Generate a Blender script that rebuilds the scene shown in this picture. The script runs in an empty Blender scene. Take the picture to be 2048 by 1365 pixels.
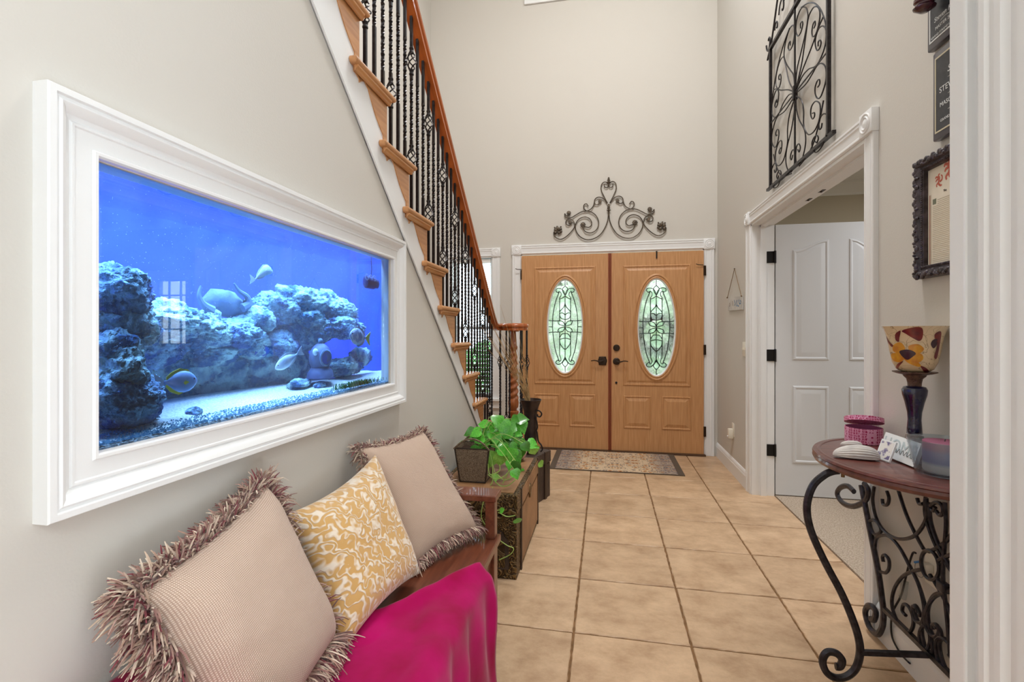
import bpy, bmesh, math, random
from mathutils import Vector, Matrix, noise
random.seed(7)
SC = bpy.context.scene
COL = SC.collection
PI = math.pi
# ---------------------------------------------------------------- camera, world, lights, exposure
F = 962.0; TH = math.atan(188 / 962); SN = math.sin(TH); CS = math.cos(TH); CH = 1.23
cam = bpy.data.cameras.new('camera'); camo = bpy.data.objects.new('camera', cam); COL.objects.link(camo)
cam.sensor_width = 36; cam.lens = F / 2048 * 36; cam.shift_y = -16.5 / 2048; cam.clip_start = 0.05
camo.location = (0, 0, CH); camo.rotation_euler = (PI / 2, 0, TH)
SC.camera = camo
SC.view_settings.view_transform = 'Standard'; SC.view_settings.look = 'None'
SC.view_settings.gamma = 1; SC.view_settings.use_curve_mapping = False
SC.view_settings.exposure = 0.0
SC.cycles.caustics_refractive = False; SC.cycles.caustics_reflective = False
SC.cycles.max_bounces = 10; SC.cycles.diffuse_bounces = 5; SC.cycles.transparent_max_bounces = 24
SC.cycles.sample_clamp_indirect = 4
world = bpy.data.worlds.new('sky'); SC.world = world; world.use_nodes = True
wn = world.node_tree.nodes; bgn = wn['Background']
bgn.inputs['Color'].default_value = (0.80, 0.90, 1.0, 1); bgn.inputs['Strength'].default_value = 7.0
def area(name, loc, size, power, col, rot=(0, 0, 0), sy=None):
    l = bpy.data.lights.new(name, 'AREA'); l.energy = power; l.color = col
    l.shape = 'RECTANGLE' if sy else 'DISK'; l.size = size
    if sy: l.size_y = sy
    o = bpy.data.objects.new(name, l); COL.objects.link(o); o.location = loc; o.rotation_euler = rot
    return o
area('added_hall_fill_light', (0.1, 2.5, 5.60), 1.1, 122, (0.97, 0.97, 0.97))  # added unseen lamp, fills the hall from above
area('added_entry_fill_light', (0.5, -1.5, 2.62), 1.2, 43, (0.80, 0.91, 1.0))  # added behind the viewer to light cushions and foreground
area('added_study_fill_light', (2.9, 3.1, 2.58), 0.9, 36, (0.95, 0.97, 1.0))  # added unseen lamp to brighten the side room
# ---------------------------------------------------------------- pixel -> plane helpers (real planes of the place)
def ray(u, v):
    a = (u - 1024) / F; b = (666 - v) / F
    return (CS * a - SN, SN * a + CS, b)
def oX(u, v, X):
    d = ray(u, v); t = X / d[0]; return Vector((X, d[1] * t, CH + d[2] * t))
def oY(u, v, Y):
    d = ray(u, v); t = Y / d[1]; return Vector((d[0] * t, Y, CH + d[2] * t))
def oZ(u, v, Z):
    d = ray(u, v); t = (Z - CH) / d[2]; return Vector((d[0] * t, d[1] * t, Z))
GLX = -0.912
def oT(u, v, X):            # point in the tank at depth X behind the refracting front
    p = oX(u, v, GLX); d = Vector(ray(u, v)).normalized()
    dy = d.y / 1.33; dz = d.z / 1.33; dx = -math.sqrt(max(0.01, 1 - dy * dy - dz * dz))
    t = (X - GLX) / dx
    return Vector((X, p.y + dy * t, p.z + dz * t))
# ---------------------------------------------------------------- materials
def lin(c):
    r = []
    for x in c:
        x /= 255.0
        r.append(x / 12.92 if x <= 0.04045 else ((x + 0.055) / 1.055) ** 2.4)
    return (*r, 1)
def mat(name, col, rough=0.5, metal=0.0, col2=None, nscale=8, stretch=(1, 1, 1), detail=4, lo=0.35, hi=0.65,
        bump=0, bscale=None, spec=0.5, sheen=0, coat=0, rnd=0, kind='noise', bdist=0.01, rand_off=False, nrough=0.5):
    m = bpy.data.materials.new(name); m.use_nodes = True
    nt = m.node_tree; N = nt.nodes; L = nt.links; b = N['Principled BSDF']
    b.inputs['Roughness'].default_value = rough; b.inputs['Metallic'].default_value = metal
    b.inputs['Specular IOR Level'].default_value = spec
    b.inputs['Sheen Weight'].default_value = sheen; b.inputs['Coat Weight'].default_value = coat
    b.inputs['Base Color'].default_value = lin(col)
    tc = N.new('ShaderNodeTexCoord'); mp = N.new('ShaderNodeMapping'); mp.inputs['Scale'].default_value = stretch
    L.new(tc.outputs['Object'], mp.inputs['Vector'])
    if rand_off:
        oi0 = N.new('ShaderNodeObjectInfo'); vm = N.new('ShaderNodeVectorMath'); vm.operation = 'SCALE'; L.new(oi0.outputs['Location'], vm.inputs[0]); vm.inputs['Scale'].default_value = 3.7
        L.new(vm.outputs[0], mp.inputs['Location'])
    out = None
    if col2 is not None:
        if kind == 'voronoi':
            t = N.new('ShaderNodeTexVoronoi'); t.inputs['Scale'].default_value = nscale; src = t.outputs['Distance']
        elif kind == 'wave':
            t = N.new('ShaderNodeTexWave'); t.inputs['Scale'].default_value = nscale
            t.inputs['Distortion'].default_value = 6; t.inputs['Detail'].default_value = detail; src = t.outputs['Fac']
        else:
            t = N.new('ShaderNodeTexNoise'); t.inputs['Scale'].default_value = nscale
            t.inputs['Detail'].default_value = detail; t.inputs['Roughness'].default_value = nrough; src = t.outputs['Fac']
        L.new(mp.outputs['Vector'], t.inputs['Vector'])
        cr = N.new('ShaderNodeValToRGB'); e = cr.color_ramp.elements
        e[0].position = lo; e[1].position = hi; e[0].color = lin(col); e[1].color = lin(col2)
        L.new(src, cr.inputs['Fac']); out = cr.outputs['Color']
    if rnd:
        oi = N.new('ShaderNodeObjectInfo'); hs = N.new('ShaderNodeHueSaturation')
        mr = N.new('ShaderNodeMapRange'); mr.inputs['To Min'].default_value = 1 - rnd; mr.inputs['To Max'].default_value = 1 + rnd
        L.new(oi.outputs['Random'], mr.inputs['Value']); L.new(mr.outputs['Result'], hs.inputs['Value'])
        if out: L.new(out, hs.inputs['Color'])
        else: hs.inputs['Color'].default_value = lin(col)
        out = hs.outputs['Color']
    if out: L.new(out, b.inputs['Base Color'])
    if bump:
        bn = N.new('ShaderNodeTexNoise'); bn.inputs['Scale'].default_value = bscale or nscale; bn.inputs['Detail'].default_value = 3
        L.new(mp.outputs['Vector'], bn.inputs['Vector'])
        bp = N.new('ShaderNodeBump'); bp.inputs['Strength'].default_value = bump; bp.inputs['Distance'].default_value = bdist
        L.new(bn.outputs['Fac'], bp.inputs['Height']); L.new(bp.outputs['Normal'], b.inputs['Normal'])
    return m
def thinglass(name, tint, tir=False, trans=0.0, rough=0.02, tcol=(200, 215, 195), nscale=0):
    m = bpy.data.materials.new(name); m.use_nodes = True
    nt = m.node_tree; N = nt.nodes; L = nt.links
    for n in list(N):
        if n.type == 'BSDF_PRINCIPLED': N.remove(n)
    o = [n for n in N if n.type == 'OUTPUT_MATERIAL'][0]
    t = N.new('ShaderNodeBsdfTransparent'); t.inputs['Color'].default_value = lin(tint)
    s = t.outputs[0]
    if trans:
        tl = N.new('ShaderNodeBsdfTranslucent'); tl.inputs['Color'].default_value = lin(tcol)
        mx = N.new('ShaderNodeMixShader'); mx.inputs[0].default_value = trans
        if nscale:
            tc = N.new('ShaderNodeTexCoord'); nz = N.new('ShaderNodeTexNoise'); nz.inputs['Scale'].default_value = nscale; nz.inputs['Detail'].default_value = 6
            mr = N.new('ShaderNodeMapRange'); mr.inputs['From Min'].default_value = 0.3; mr.inputs['From Max'].default_value = 0.7
            mr.inputs['To Min'].default_value = trans - 0.25; mr.inputs['To Max'].default_value = min(1, trans + 0.25)
            L.new(tc.outputs['Object'], nz.inputs['Vector']); L.new(nz.outputs['Fac'], mr.inputs['Value']); L.new(mr.outputs['Result'], mx.inputs[0])
        L.new(s, mx.inputs[1]); L.new(tl.outputs[0], mx.inputs[2]); s = mx.outputs[0]
    g = N.new('ShaderNodeBsdfGlossy'); g.inputs['Roughness'].default_value = rough
    fr = N.new('ShaderNodeFresnel'); fr.inputs['IOR'].default_value = 1.45
    if not tir:      # thin sheet: both faces reflect like the outer one
        ge = N.new('ShaderNodeNewGeometry'); io = N.new('ShaderNodeMapRange'); io.inputs['To Min'].default_value = 1.45; io.inputs['To Max'].default_value = 1 / 1.45
        L.new(ge.outputs['Backfacing'], io.inputs['Value']); L.new(io.outputs['Result'], fr.inputs['IOR'])
    m2 = N.new('ShaderNodeMixShader'); L.new(fr.outputs[0], m2.inputs[0]); L.new(s, m2.inputs[1]); L.new(g.outputs[0], m2.inputs[2])
    L.new(m2.outputs[0], o.inputs['Surface'])
    return m
def emit(name, col, st):
    m = bpy.data.materials.new(name); m.use_nodes = True
    b = m.node_tree.nodes['Principled BSDF']; b.inputs['Base Color'].default_value = lin(col)
    b.inputs['Emission Color'].default_value = lin(col); b.inputs['Emission Strength'].default_value = st
    return m
M = {}
M['wall'] = mat('wall_paint', (206, 202, 195), 0.85, bump=0.05, bscale=180, spec=0.2)
M['study_wall'] = mat('study_wall_paint', (196, 186, 165), 0.9, spec=0.2)
M['ceiling'] = mat('ceiling_paint', (235, 233, 228), 0.9, spec=0.2)
M['white'] = mat('white_trim_paint', (233, 234, 235), 0.42, bump=0.03, bscale=60)
M['doorwhite'] = mat('white_door_paint', (216, 218, 221), 0.5)
M['grout'] = mat('grout', (136, 100, 64), 0.9, col2=(108, 78, 46), nscale=30)
M['tile'] = mat('ceramic_tile', (210, 178, 144), 0.45, col2=(160, 126, 94), nscale=5, stretch=(1, 1.3, 1), detail=15, nrough=0.70, lo=0.38, hi=0.74, bump=0.15, bscale=90, rnd=0.06, bdist=0.002, rand_off=True)
M['carpet'] = mat('beige_carpet', (206, 190, 172), 1.0, col2=(166, 148, 130), nscale=120, bump=0.9, bscale=140, spec=0.05, bdist=0.012)
M['oak'] = mat('oak_door', (206, 156, 108), 0.42, col2=(184, 132, 84), nscale=5, stretch=(16, 16, 0.9), detail=6, lo=0.3, hi=0.72, bump=0.05, bscale=9)
M['astragal'] = mat('dark_stained_strip', (138, 68, 38), 0.5)
M['threshold'] = mat('bronze_threshold', (84, 60, 42), 0.5)
M['stairwood'] = mat('stained_oak_stair', (202, 146, 94), 0.33, col2=(176, 118, 70), nscale=5, stretch=(14, 1.0, 14), detail=6, lo=0.3, hi=0.7, coat=0.25)
M['railwood'] = mat('reddish_oak_rail', (190, 104, 48), 0.3, col2=(156, 78, 32), nscale=4, stretch=(10, 1.2, 1.2), detail=5, lo=0.3, hi=0.7, coat=0.4)
M['newel'] = mat('turned_oak', (178, 104, 56), 0.33, col2=(136, 72, 34), nscale=4, stretch=(10, 10, 1.4), detail=5, lo=0.3, hi=0.7, coat=0.3)
M['iron'] = mat('black_wrought_iron', (34, 31, 34), 0.38, 0.6, col2=(52, 46, 46), nscale=60)
M['bronzeiron'] = mat('bronzed_iron', (70, 62, 54), 0.45, 0.6, col2=(108, 96, 82), nscale=40)
M['tableiron'] = mat('charcoal_iron', (46, 45, 50), 0.36, 0.65, col2=(70, 68, 74), nscale=50)
M['hinge'] = mat('oil_rubbed_bronze', (32, 30, 30), 0.45, 0.5)
M['bronze'] = mat('dark_bronze_hardware', (62, 50, 42), 0.38, 0.8)
M['tabletop'] = mat('mahogany_top', (112, 62, 52), 0.3, col2=(88, 44, 38), nscale=6, stretch=(2, 9, 2), coat=0.3)
M['bench'] = mat('dark_cherry_wood', (122, 68, 46), 0.3, col2=(92, 46, 30), nscale=6, stretch=(9, 1, 9), lo=0.3, hi=0.7, coat=0.25)
M['velvet'] = mat('magenta_velvet', (182, 2, 98), 0.8, col2=(138, 0, 48), nscale=5, detail=4, sheen=0.12, lo=0.35, hi=0.7, bump=0.12, bscale=10, spec=0.1, bdist=0.02)
# ---------------------------------------------------------------- mesh builder
def cat_rom(pts, n=6, closed=False):
    P = [Vector(p) for p in pts]
    if len(P) < 3 and not closed: 
        return P
    out = []; m = len(P); rng = m if closed else m - 1
    for i in range(rng):
        if closed: p0, p1, p2, p3 = P[i - 1], P[i], P[(i + 1) % m], P[(i + 2) % m]
        else: p0, p1, p2, p3 = P[max(i - 1, 0)], P[i], P[i + 1], P[min(i + 2, m - 1)]
        for k in range(n):
            t = k / n
            out.append(0.5 * ((2 * p1) + (p2 - p0) * t + (2 * p0 - 5 * p1 + 4 * p2 - p3) * t * t + (3 * p1 - p0 - 3 * p2 + p3) * t ** 3))
    if not closed: out.append(P[-1].copy())
    return out
def wloc(o):
    v = Vector((0, 0, 0))
    while o: v += o.location; o = o.parent
    return v
class MB:
    def __init__(s): s.v = []; s.f = []; s.m = []
    def add(s, vs, fs, mi=0):
        k = len(s.v); s.v += [Vector(p) for p in vs]
        for f in fs: s.f.append(tuple(i + k for i in f)); s.m.append(mi)
        return s
    def box(s, a, b, mi=0):
        x0, y0, z0 = a; x1, y1, z1 = b
        vs = [(x0, y0, z0), (x1, y0, z0), (x1, y1, z0), (x0, y1, z0), (x0, y0, z1), (x1, y0, z1), (x1, y1, z1), (x0, y1, z1)]
        return s.add(vs, [(3, 2, 1, 0), (4, 5, 6, 7), (0, 1, 5, 4), (1, 2, 6, 5), (2, 3, 7, 6), (3, 0, 4, 7)], mi)
    def bbox(s, a, b, r=0.004, mi=0):      # box with softened edges
        bm = bmesh.new(); bmesh.ops.create_cube(bm, size=1)
        c = [(a[i] + b[i]) / 2 for i in range(3)]; d = [abs(b[i] - a[i]) for i in range(3)]
        for v in bm.verts: v.co = Vector((c[0] + v.co.x * d[0], c[1] + v.co.y * d[1], c[2] + v.co.z * d[2]))
        bmesh.ops.bevel(bm, geom=bm.edges[:], offset=r, segments=2, affect='EDGES', profile=0.5)
        s.addbm(bm, mi); return s
    def addbm(s, bm, mi=0):
        bm.verts.ensure_lookup_table(); bm.verts.index_update()
        s.add([v.co.copy() for v in bm.verts], [tuple(v.index for v in f.verts) for f in bm.faces], mi); bm.free()
    def prism(s, poly, ax, a, b, mi=0):    # poly 2D extruded along axis ax from a to b
        n = len(poly)
        def p(q, h):
            return (h, q[0], q[1]) if ax == 'x' else ((q[0], h, q[1]) if ax == 'y' else (q[0], q[1], h))
        vs = [p(q, a) for q in poly] + [p(q, b) for q in poly]
        fs = [tuple(range(n))[::-1], tuple(range(n, 2 * n))] + [(i, (i + 1) % n, n + (i + 1) % n, n + i) for i in range(n)]
        return s.add(vs, fs, mi)
    def loops(s, L, closed=True, cap0=False, cap1=False, mi=0):
        n = len(L[0]); vs = [p for l in L for p in l]; fs = []
        for i in range(len(L) - 1):
            for j in range(n if closed else n - 1):
                k = (j + 1) % n
                fs.append((i * n + j, i * n + k, (i + 1) * n + k, (i + 1) * n + j))
        if cap0: fs.append(tuple(range(n))[::-1])
        if cap1: fs.append(tuple((len(L) - 1) * n + j for j in range(n)))
        return s.add(vs, fs, mi)
    def tube(s, path, r, n=6, closed=False, mi=0, flat=1.0, up=None, taper=None):
        P = [Vector(p) for p in path]; m = len(P); L = []
        prev = None
        for i in range(m):
            if closed: t = P[(i + 1) % m] - P[i - 1]
            else: t = P[min(i + 1, m - 1)] - P[max(i - 1, 0)]
            if t.length < 1e-9: t = Vector((0, 0, 1))
            t.normalize()
            if up is not None: a = Vector(up) - t * t.dot(Vector(up))
            elif prev is None: a = t.orthogonal()
            else: a = prev - t * t.dot(prev)
            if a.length < 1e-6: a = t.orthogonal()
            a.normalize(); prev = a; b = t.cross(a)
            q = r if taper is None else r * taper(i / max(1, m - 1))
            L.append([P[i] + (a * math.cos(2 * PI * (k + .5) / n) * flat + b * math.sin(2 * PI * (k + .5) / n)) * q for k in range(n)])
        if closed: L.append(L[0])
        return s.loops(L, True, not closed, not closed, mi)
    def lathe(s, prof, c=(0, 0, 0), n=24, mi=0, ax='z', cap=True):
        L = []
        for r, h in prof:
            l = []
            for k in range(n):
                a = 2 * PI * k / n; x, y = r * math.cos(a), r * math.sin(a)
                q = (x, y, h) if ax == 'z' else ((h, x, y) if ax == 'x' else (y, h, x))
                l.append((c[0] + q[0], c[1] + q[1], c[2] + q[2]))
            L.append(l)
        return s.loops(L, True, cap, cap, mi)
    def ball(s, c, r, n=12, mi=0, sc=(1, 1, 1)):
        L = []
        for i in range(1, n):
            t = PI * i / n
            L.append([(c[0] + sc[0] * r * math.sin(t) * math.cos(2 * PI * k / n), c[1] + sc[1] * r * math.sin(t) * math.sin(2 * PI * k / n), c[2] - sc[2] * r * math.cos(t)) for k in range(n)])
        return s.loops(L, True, True, True, mi)
    def xf(s, mtx, start=0):
        for i in range(start, len(s.v)): s.v[i] = mtx @ s.v[i]
        return s
    def mesh(s, name, mats, smooth=False, off=Vector((0, 0, 0)), ang=None):
        me = bpy.data.meshes.new(name)
        me.from_pydata([tuple(p - off) for p in s.v], [], s.f)
        for m_ in (mats if isinstance(mats, (list, tuple)) else [mats]): me.materials.append(m_)
        if any(s.m): me.polygons.foreach_set('material_index', s.m)
        bm = bmesh.new(); bm.from_mesh(me); bmesh.ops.recalc_face_normals(bm, faces=bm.faces[:]); bm.to_mesh(me); bm.free()
        if smooth:
            me.polygons.foreach_set('use_smooth', [True] * len(me.polygons))
            if ang: me.set_sharp_from_angle(angle=math.radians(ang))
        me.update(); return me
    def build(s, name, mats, parent=None, smooth=False, ang=35, origin=None):
        if parent is not None: off = wloc(parent)
        elif origin is not None: off = Vector(origin)
        else:
            xs = [p.x for p in s.v]; ys = [p.y for p in s.v]; zs = [p.z for p in s.v]
            off = Vector(((min(xs) + max(xs)) / 2, (min(ys) + max(ys)) / 2, min(zs)))
        me = s.mesh(name, mats, smooth, off, ang)
        o = bpy.data.objects.new(name, me); COL.objects.link(o)
        if parent is not None: o.parent = parent
        else: o.location = off
        return o
def tag(o, label, cat, group=None, kind=None):
    o['label'] = label; o['category'] = cat
    if group: o['group'] = group
    if kind: o['kind'] = kind
    return o
def thing(name, label, cat, loc=(0, 0, 0), group=None, kind=None):
    o = bpy.data.objects.new(name, None); COL.objects.link(o); o.location = loc; o.empty_display_size = 0.05
    return tag(o, label, cat, group, kind)
def inst(name, me, parent, loc=(0, 0, 0), rot=(0, 0, 0), sc=(1, 1, 1)):      # world loc
    o = bpy.data.objects.new(name, me); COL.objects.link(o)
    o.location = Vector(loc) - (wloc(parent) if parent else Vector((0, 0, 0)))
    o.rotation_euler = rot; o.scale = sc
    if parent: o.parent = parent
    return o
def struct(name, mb, m, label, cat, smooth=False):
    return tag(mb.build(name, m, None, smooth), label, cat, None, 'structure')
def text(name, body, size, loc, rot, m, parent, align='CENTER', ext=0.0004, shear=0.0):
    c = bpy.data.curves.new(name, 'FONT'); c.body = body; c.size = size; c.align_x = align; c.align_y = 'CENTER'; c.extrude = ext; c.shear = shear
    tmp = bpy.data.objects.new(name, c); COL.objects.link(tmp); bpy.context.view_layer.update()
    me = bpy.data.meshes.new_from_object(tmp.evaluated_get(bpy.context.evaluated_depsgraph_get()))
    bpy.data.objects.remove(tmp); bpy.data.curves.remove(c)
    me.materials.clear(); me.materials.append(m); o = bpy.data.objects.new(name, me); COL.objects.link(o)
    o.parent = parent; o.location = Vector(loc) - wloc(parent); o.rotation_euler = rot
    return o
def wallgrid(mb, u0, u1, w0, w1, holes, ax, a, b):     # wall in plane (u, z) with rectangular holes, thickness a..b on axis ax
    us = sorted({u0, u1, *[h[0] for h in holes], *[h[1] for h in holes]}); zs = sorted({w0, w1, *[h[2] for h in holes], *[h[3] for h in holes]})
    for i in range(len(us) - 1):
        for j in range(len(zs) - 1):
            cu = (us[i] + us[i + 1]) / 2; cz = (zs[j] + zs[j + 1]) / 2
            if any(h[0] < cu < h[1] and h[2] < cz < h[3] for h in holes): continue
            if ax == 'y': mb.box((us[i], a, zs[j]), (us[i + 1], b, zs[j + 1]))
            else: mb.box((a, us[i], zs[j]), (b, us[i + 1], zs[j + 1]))
def rectframe(mb, r, prof, plane, mi=0, inner=False):  # mitred frame; r=(a0,a1,z0,z1), prof=[(inset, height)...], plane(a, z, h)->xyz
    L = []
    for d, h in prof:
        L.append([plane(r[0] + d, r[2] + d, h), plane(r[1] - d, r[2] + d, h), plane(r[1] - d, r[3] - d, h), plane(r[0] + d, r[3] - d, h)])
    mb.loops(L, True, False, inner, mi)
WALLX = -0.905; STX = -1.92; FY = 5.10; RX = 1.09
# ---------------------------------------------------------------- floor
fl = thing('floor', 'tan square ceramic tile floor of the entrance hall', 'floor', (0, 0, 0), None, 'structure')
MB().box((STX, -3, -0.06), (1.25, FY + 0.15, -0.005)).build('grout_bed', M['grout'], fl)
TX, TY = 0.4605, 0.4425
gx = [STX] + [-0.131 + TX * k for k in range(-3, 4)]
gx = sorted(x for x in gx if STX <= x <= 1.26); gy = [1.986 + TY * k for k in range(-11, 8)] + [FY + 0.02]
gy = sorted(y for y in gy if -3 <= y <= FY + 0.03)
tcache = {}
def tilemesh(w, h):
    k = (round(w, 3), round(h, 3))
    if k not in tcache:
        g = 0.0042; e = 0.003; mb = MB(); a, b = w / 2 - g, h / 2 - g
        def ring(i, z): 
            pts = []
            for (x0, y0), (x1, y1) in zip([(-1, -1), (1, -1), (1, 1), (-1, 1)], [(1, -1), (1, 1), (-1, 1), (-1, -1)]):
                for q in range(20):
                    t = q / 20; rr = random.uniform(-0.0018, 0.0016) if i == 0 else 0
                    pts.append(((x0 + (x1 - x0) * t) * (a - i + rr), (y0 + (y1 - y0) * t) * (b - i + rr), z))
            return pts
        r0 = ring(0, -0.003)
        mb.loops([[(p[0], p[1], -0.02) for p in r0], r0, ring(e, 0.0)], True, False, True)
        tcache[k] = mb.mesh('tile', M['tile'])
    return tcache[k]
for i in range(len(gx) - 1):
    for j in range(len(gy) - 1):
        w, h = gx[i + 1] - gx[i], gy[j + 1] - gy[j]
        if w < 0.03 or h < 0.03: continue
        inst('tile', tilemesh(w, h), fl, ((gx[i] + gx[i + 1]) / 2, (gy[j] + gy[j + 1]) / 2, 0))
mb = MB(); mb.box((1.25, 0.9, -0.06), (4.7, FY + 0.1, 0.006))
struct('floor_study', mb, M['carpet'], 'beige carpet in the side room behind the white door', 'carpet')
# ---------------------------------------------------------------- walls
DOORH = (-0.905, 0.972, 0, 2.07); WIN1 = (-1.68, -1.212, 0.52, 2.06); WIN2 = (-0.76, 0.83, 4.86, 5.5); WIN3 = (3.28, 3.80, 1.06, 1.92)
mb = MB(); wallgrid(mb, STX - .1, 4.8, -.06, 5.75, [DOORH, WIN1, WIN2, WIN3], 'y', FY, FY + 0.14)
struct('wall_front', mb, M['wall'], 'tall beige front wall around the double entry door', 'wall')
DW = (2.295, 3.948, -.06, 2.06)
mb = MB(); wallgrid(mb, 0.8, FY, -.06, 5.75, [DW], 'x', RX, RX + 0.15)
struct('wall_right', mb, M['wall'], 'tall beige right wall carrying the iron panel and plaques', 'wall')
mb = MB(); mb.box((STX - .1, -3, -.06), (STX, FY, 5.75))
struct('wall_stairwell', mb, M['wall'], 'beige wall on the far side of the stairs', 'wall')
def soff(y): return 0.535 - 0.877 * (y - 3.303)
T0, T1, TZ0, TZ1 = 0.690, 1.915, 1.005, 1.542
mb = MB()
ytop = 3.303 + (0.577 - 3.40) / 0.877
def poly(p): mb.prism(p, 'x', WALLX, WALLX - 0.08)
poly([(-3, 0), (T0, 0), (T0, soff(T0) + .05), (ytop, 3.40), (-3, 3.40)])
poly([(T0, 0), (T1, 0), (T1, TZ0), (T0, TZ0)])
poly([(T0, TZ1), (T1, TZ1), (T1, soff(T1) + .05), (T0, soff(T0) + .05)])
poly([(T1, 0), (3.97, 0), (3.97, 0.02), (T1, soff(T1) + .05)])
struct('wall_left', mb, M['wall'], 'beige wall under the stairs with the aquarium set into it', 'wall')
mb = MB(); mb.box((0.52, 0.655, 0), (RX + .15, 0.775, 2.62)); mb.box((WALLX, 0.655, 2.62), (RX + .15, 0.775, 5.75))
struct('wall_partition', mb, M['wall'], 'beige wall beside the opening the picture is taken from', 'wall')
mb = MB(); mb.box((STX - .1, -3.1, -.06), (3.4, -3, 5.75)); mb.box((3.3, -3, -.06), (3.4, 0.78, 2.7))
struct('wall_back', mb, M['wall'], 'beige wall of the room behind the viewer', 'wall')
mb = MB(); mb.box((STX - .1, -3.1, 5.75), (RX + .15, FY + .14, 5.85)); mb.box((WALLX - .08, -3.1, 2.7), (3.4, 0.655, 2.8))
struct('ceiling', mb, M['ceiling'], 'white ceiling over hall and entry room', 'ceiling')
mb = MB(); mb.box((STX, -3, 3.2), (WALLX, 0.52, 3.418)); mb.box((-.985, -3, 2.8), (RX, .655, 3.2))
struct('floor_upper', mb, M['ceiling'], 'upper landing at the head of the stairs', 'floor')
mb = MB(); mb.box((4.7, 0.8, -.06), (4.8, FY, 2.75)); mb.box((RX + .15, 0.78, -.06), (4.8, 0.9, 2.75)); mb.box((1.24, FY - 0.02, 0.0), (3.28, FY, 2.65)); mb.box((3.80, FY - 0.02, 0.0), (4.7, FY, 2.65))
mb.box((3.28, FY - 0.02, 1.92), (3.80, FY, 2.65)); mb.box((3.28, FY - 0.02, 0), (3.80, FY, 1.06))
struct('wall_study', mb, M['study_wall'], 'tan walls of the side room behind the white door', 'wall')
mb = MB(); mb.box((1.24, 0.9, 2.65), (4.8, FY, 2.75))
prof = [(0, 0), (0.0, 0.11), (0.02, 0.115), (0.035, 0.10), (0.07, 0.06), (0.09, 0.025), (0.11, 0.02), (0.11, 0)]
mb.prism([(FY - 0.02 - a, 2.65 - b) for b, a in [(0, 0), (0.115, 0), (0.115, 0.012), (0.095, 0.018), (0.06, 0.05), (0.03, 0.075), (0.02, 0.095), (0, 0.1)]], 'x', 1.24, 4.7)
struct('ceiling_study', mb, M['ceiling'], 'white ceiling with crown moulding in the side room', 'ceiling')
# baseboards
BP = [(0, 0), (0.016, 0), (0.016, 0.10), (0.012, 0.112), (0.012, 0.118), (0.006, 0.132), (0, 0.138)]
mb = MB(); mb.prism([(RX - a, z) for a, z in BP], 'y', 4.035, FY); mb.prism([(RX - a, z) for a, z in BP], 'y', 0.8, 2.205)
struct('baseboard_right', mb, M['white'], 'white baseboard along the right wall', 'baseboard')
mb = MB(); mb.prism([(FY - a, z) for a, z in BP], 'x', STX, -0.995)
struct('baseboard_front', mb, M['white'], 'white baseboard under the narrow window', 'baseboard')
mb = MB(); mb.prism([(FY - .02 - a, z) for a, z in BP], 'x', 1.26, 4.7)
struct('baseboard_study', mb, M['white'], 'white baseboard in the side room', 'baseboard')
# ---------------------------------------------------------------- casings
def cprofile(w, t, flip=False):     # fluted casing cross-section, width 0..w, thickness 0..t
    q = [(0, 0), (0, t * .85), (w * .03, t), (w * .15, t), (w * .18, t * .78), (w * .24, t * .78), (w * .27, t * .92), (w * .33, t * .92), (w * .42, t * .74), (w * .80, t * .62), (w * .84, t * .72), (w * .93, t * .72), (w, t * .5), (w, 0)]
    return [(w - a, b) for a, b in reversed(q)] if flip else q
def rosette(mb, c, h, t, axis):   # block with turned rings; axis = outward (0,-1,0) or (-1,0,0)
    a, b = h, t
    st = len(mb.v)
    mb.bbox((-a, 0, -a), (a, b, a), 0.003)
    pr = [(a * .86, b - .001), (a * .86, b + .001), (a * .78, b + .004), (a * .68, b), (a * .6, b + .0005), (a * .5, b + .005), (a * .4, b + .001), (a * .25, b + .004), (0.0005, b + .006)]
    L = [[(r * math.cos(2 * PI * k / 20), y, r * math.sin(2 * PI * k / 20)) for k in range(20)] for r, y in pr]
    mb.loops(L, True, False, True)
    R = Matrix.Rotation(PI, 4, 'Z') if axis == 'y' else Matrix.Rotation(PI / 2, 4, 'Z')
    mb.xf(Matrix.Translation(c) @ R, st)
def casing_y(name, x0, x1, z0, z1, w, t, label, sill=False, yy=FY):     # around opening x0..x1 on front wall
    tr = thing(name, label, 'casing', ((x0 + x1) / 2, yy, z0), None, 'structure')
    for (a, sg) in ((x0 - w, False), (x1, True)):
        mb = MB(); mb.prism([(a + p[0], yy - p[1]) for p in cprofile(w, t, sg)], 'z', z0, z1); mb.build('casing_board', M['white'], tr)
    mb = MB(); mb.prism([(yy - p[1], z1 + p[0] * 1.05) for p in cprofile(w, t, True)], 'x', x0, x1); mb.build('casing_board', M['white'], tr)
    for cx in (x0 - w / 2, x1 + w / 2):
        mb = MB(); rosette(mb, (cx, yy, z1 + w / 2), w / 2 + .006, t + .006, 'y'); mb.build('corner_block', M['white'], tr, True, 30)
    if sill:
        mb = MB(); mb.bbox((x0 - w - .02, yy - 0.05, z0 - 0.03), (x1 + w + .02, yy + .1, z0), .005); mb.build('stool', M['white'], tr)
        mb = MB(); mb.bbox((x0 - w, yy - 0.02, z0 - 0.11), (x1 + w, yy, z0 - 0.03), .004); mb.build('apron', M['white'], tr)
    mb = MB()
    for a, b in (((x0 - .02, yy - .004, z0), (x0 + .012, yy + .14, z1 + .02)), ((x1 - .012, yy - .004, z0), (x1 + .02, yy + .14, z1 + .02)), ((x0 - .02, yy - .004, z1 - .012), (x1 + .02, yy + .14, z1 + .02))): mb.box(a, b)
    mb.build('jamb', M['white'], tr)
    return tr
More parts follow.
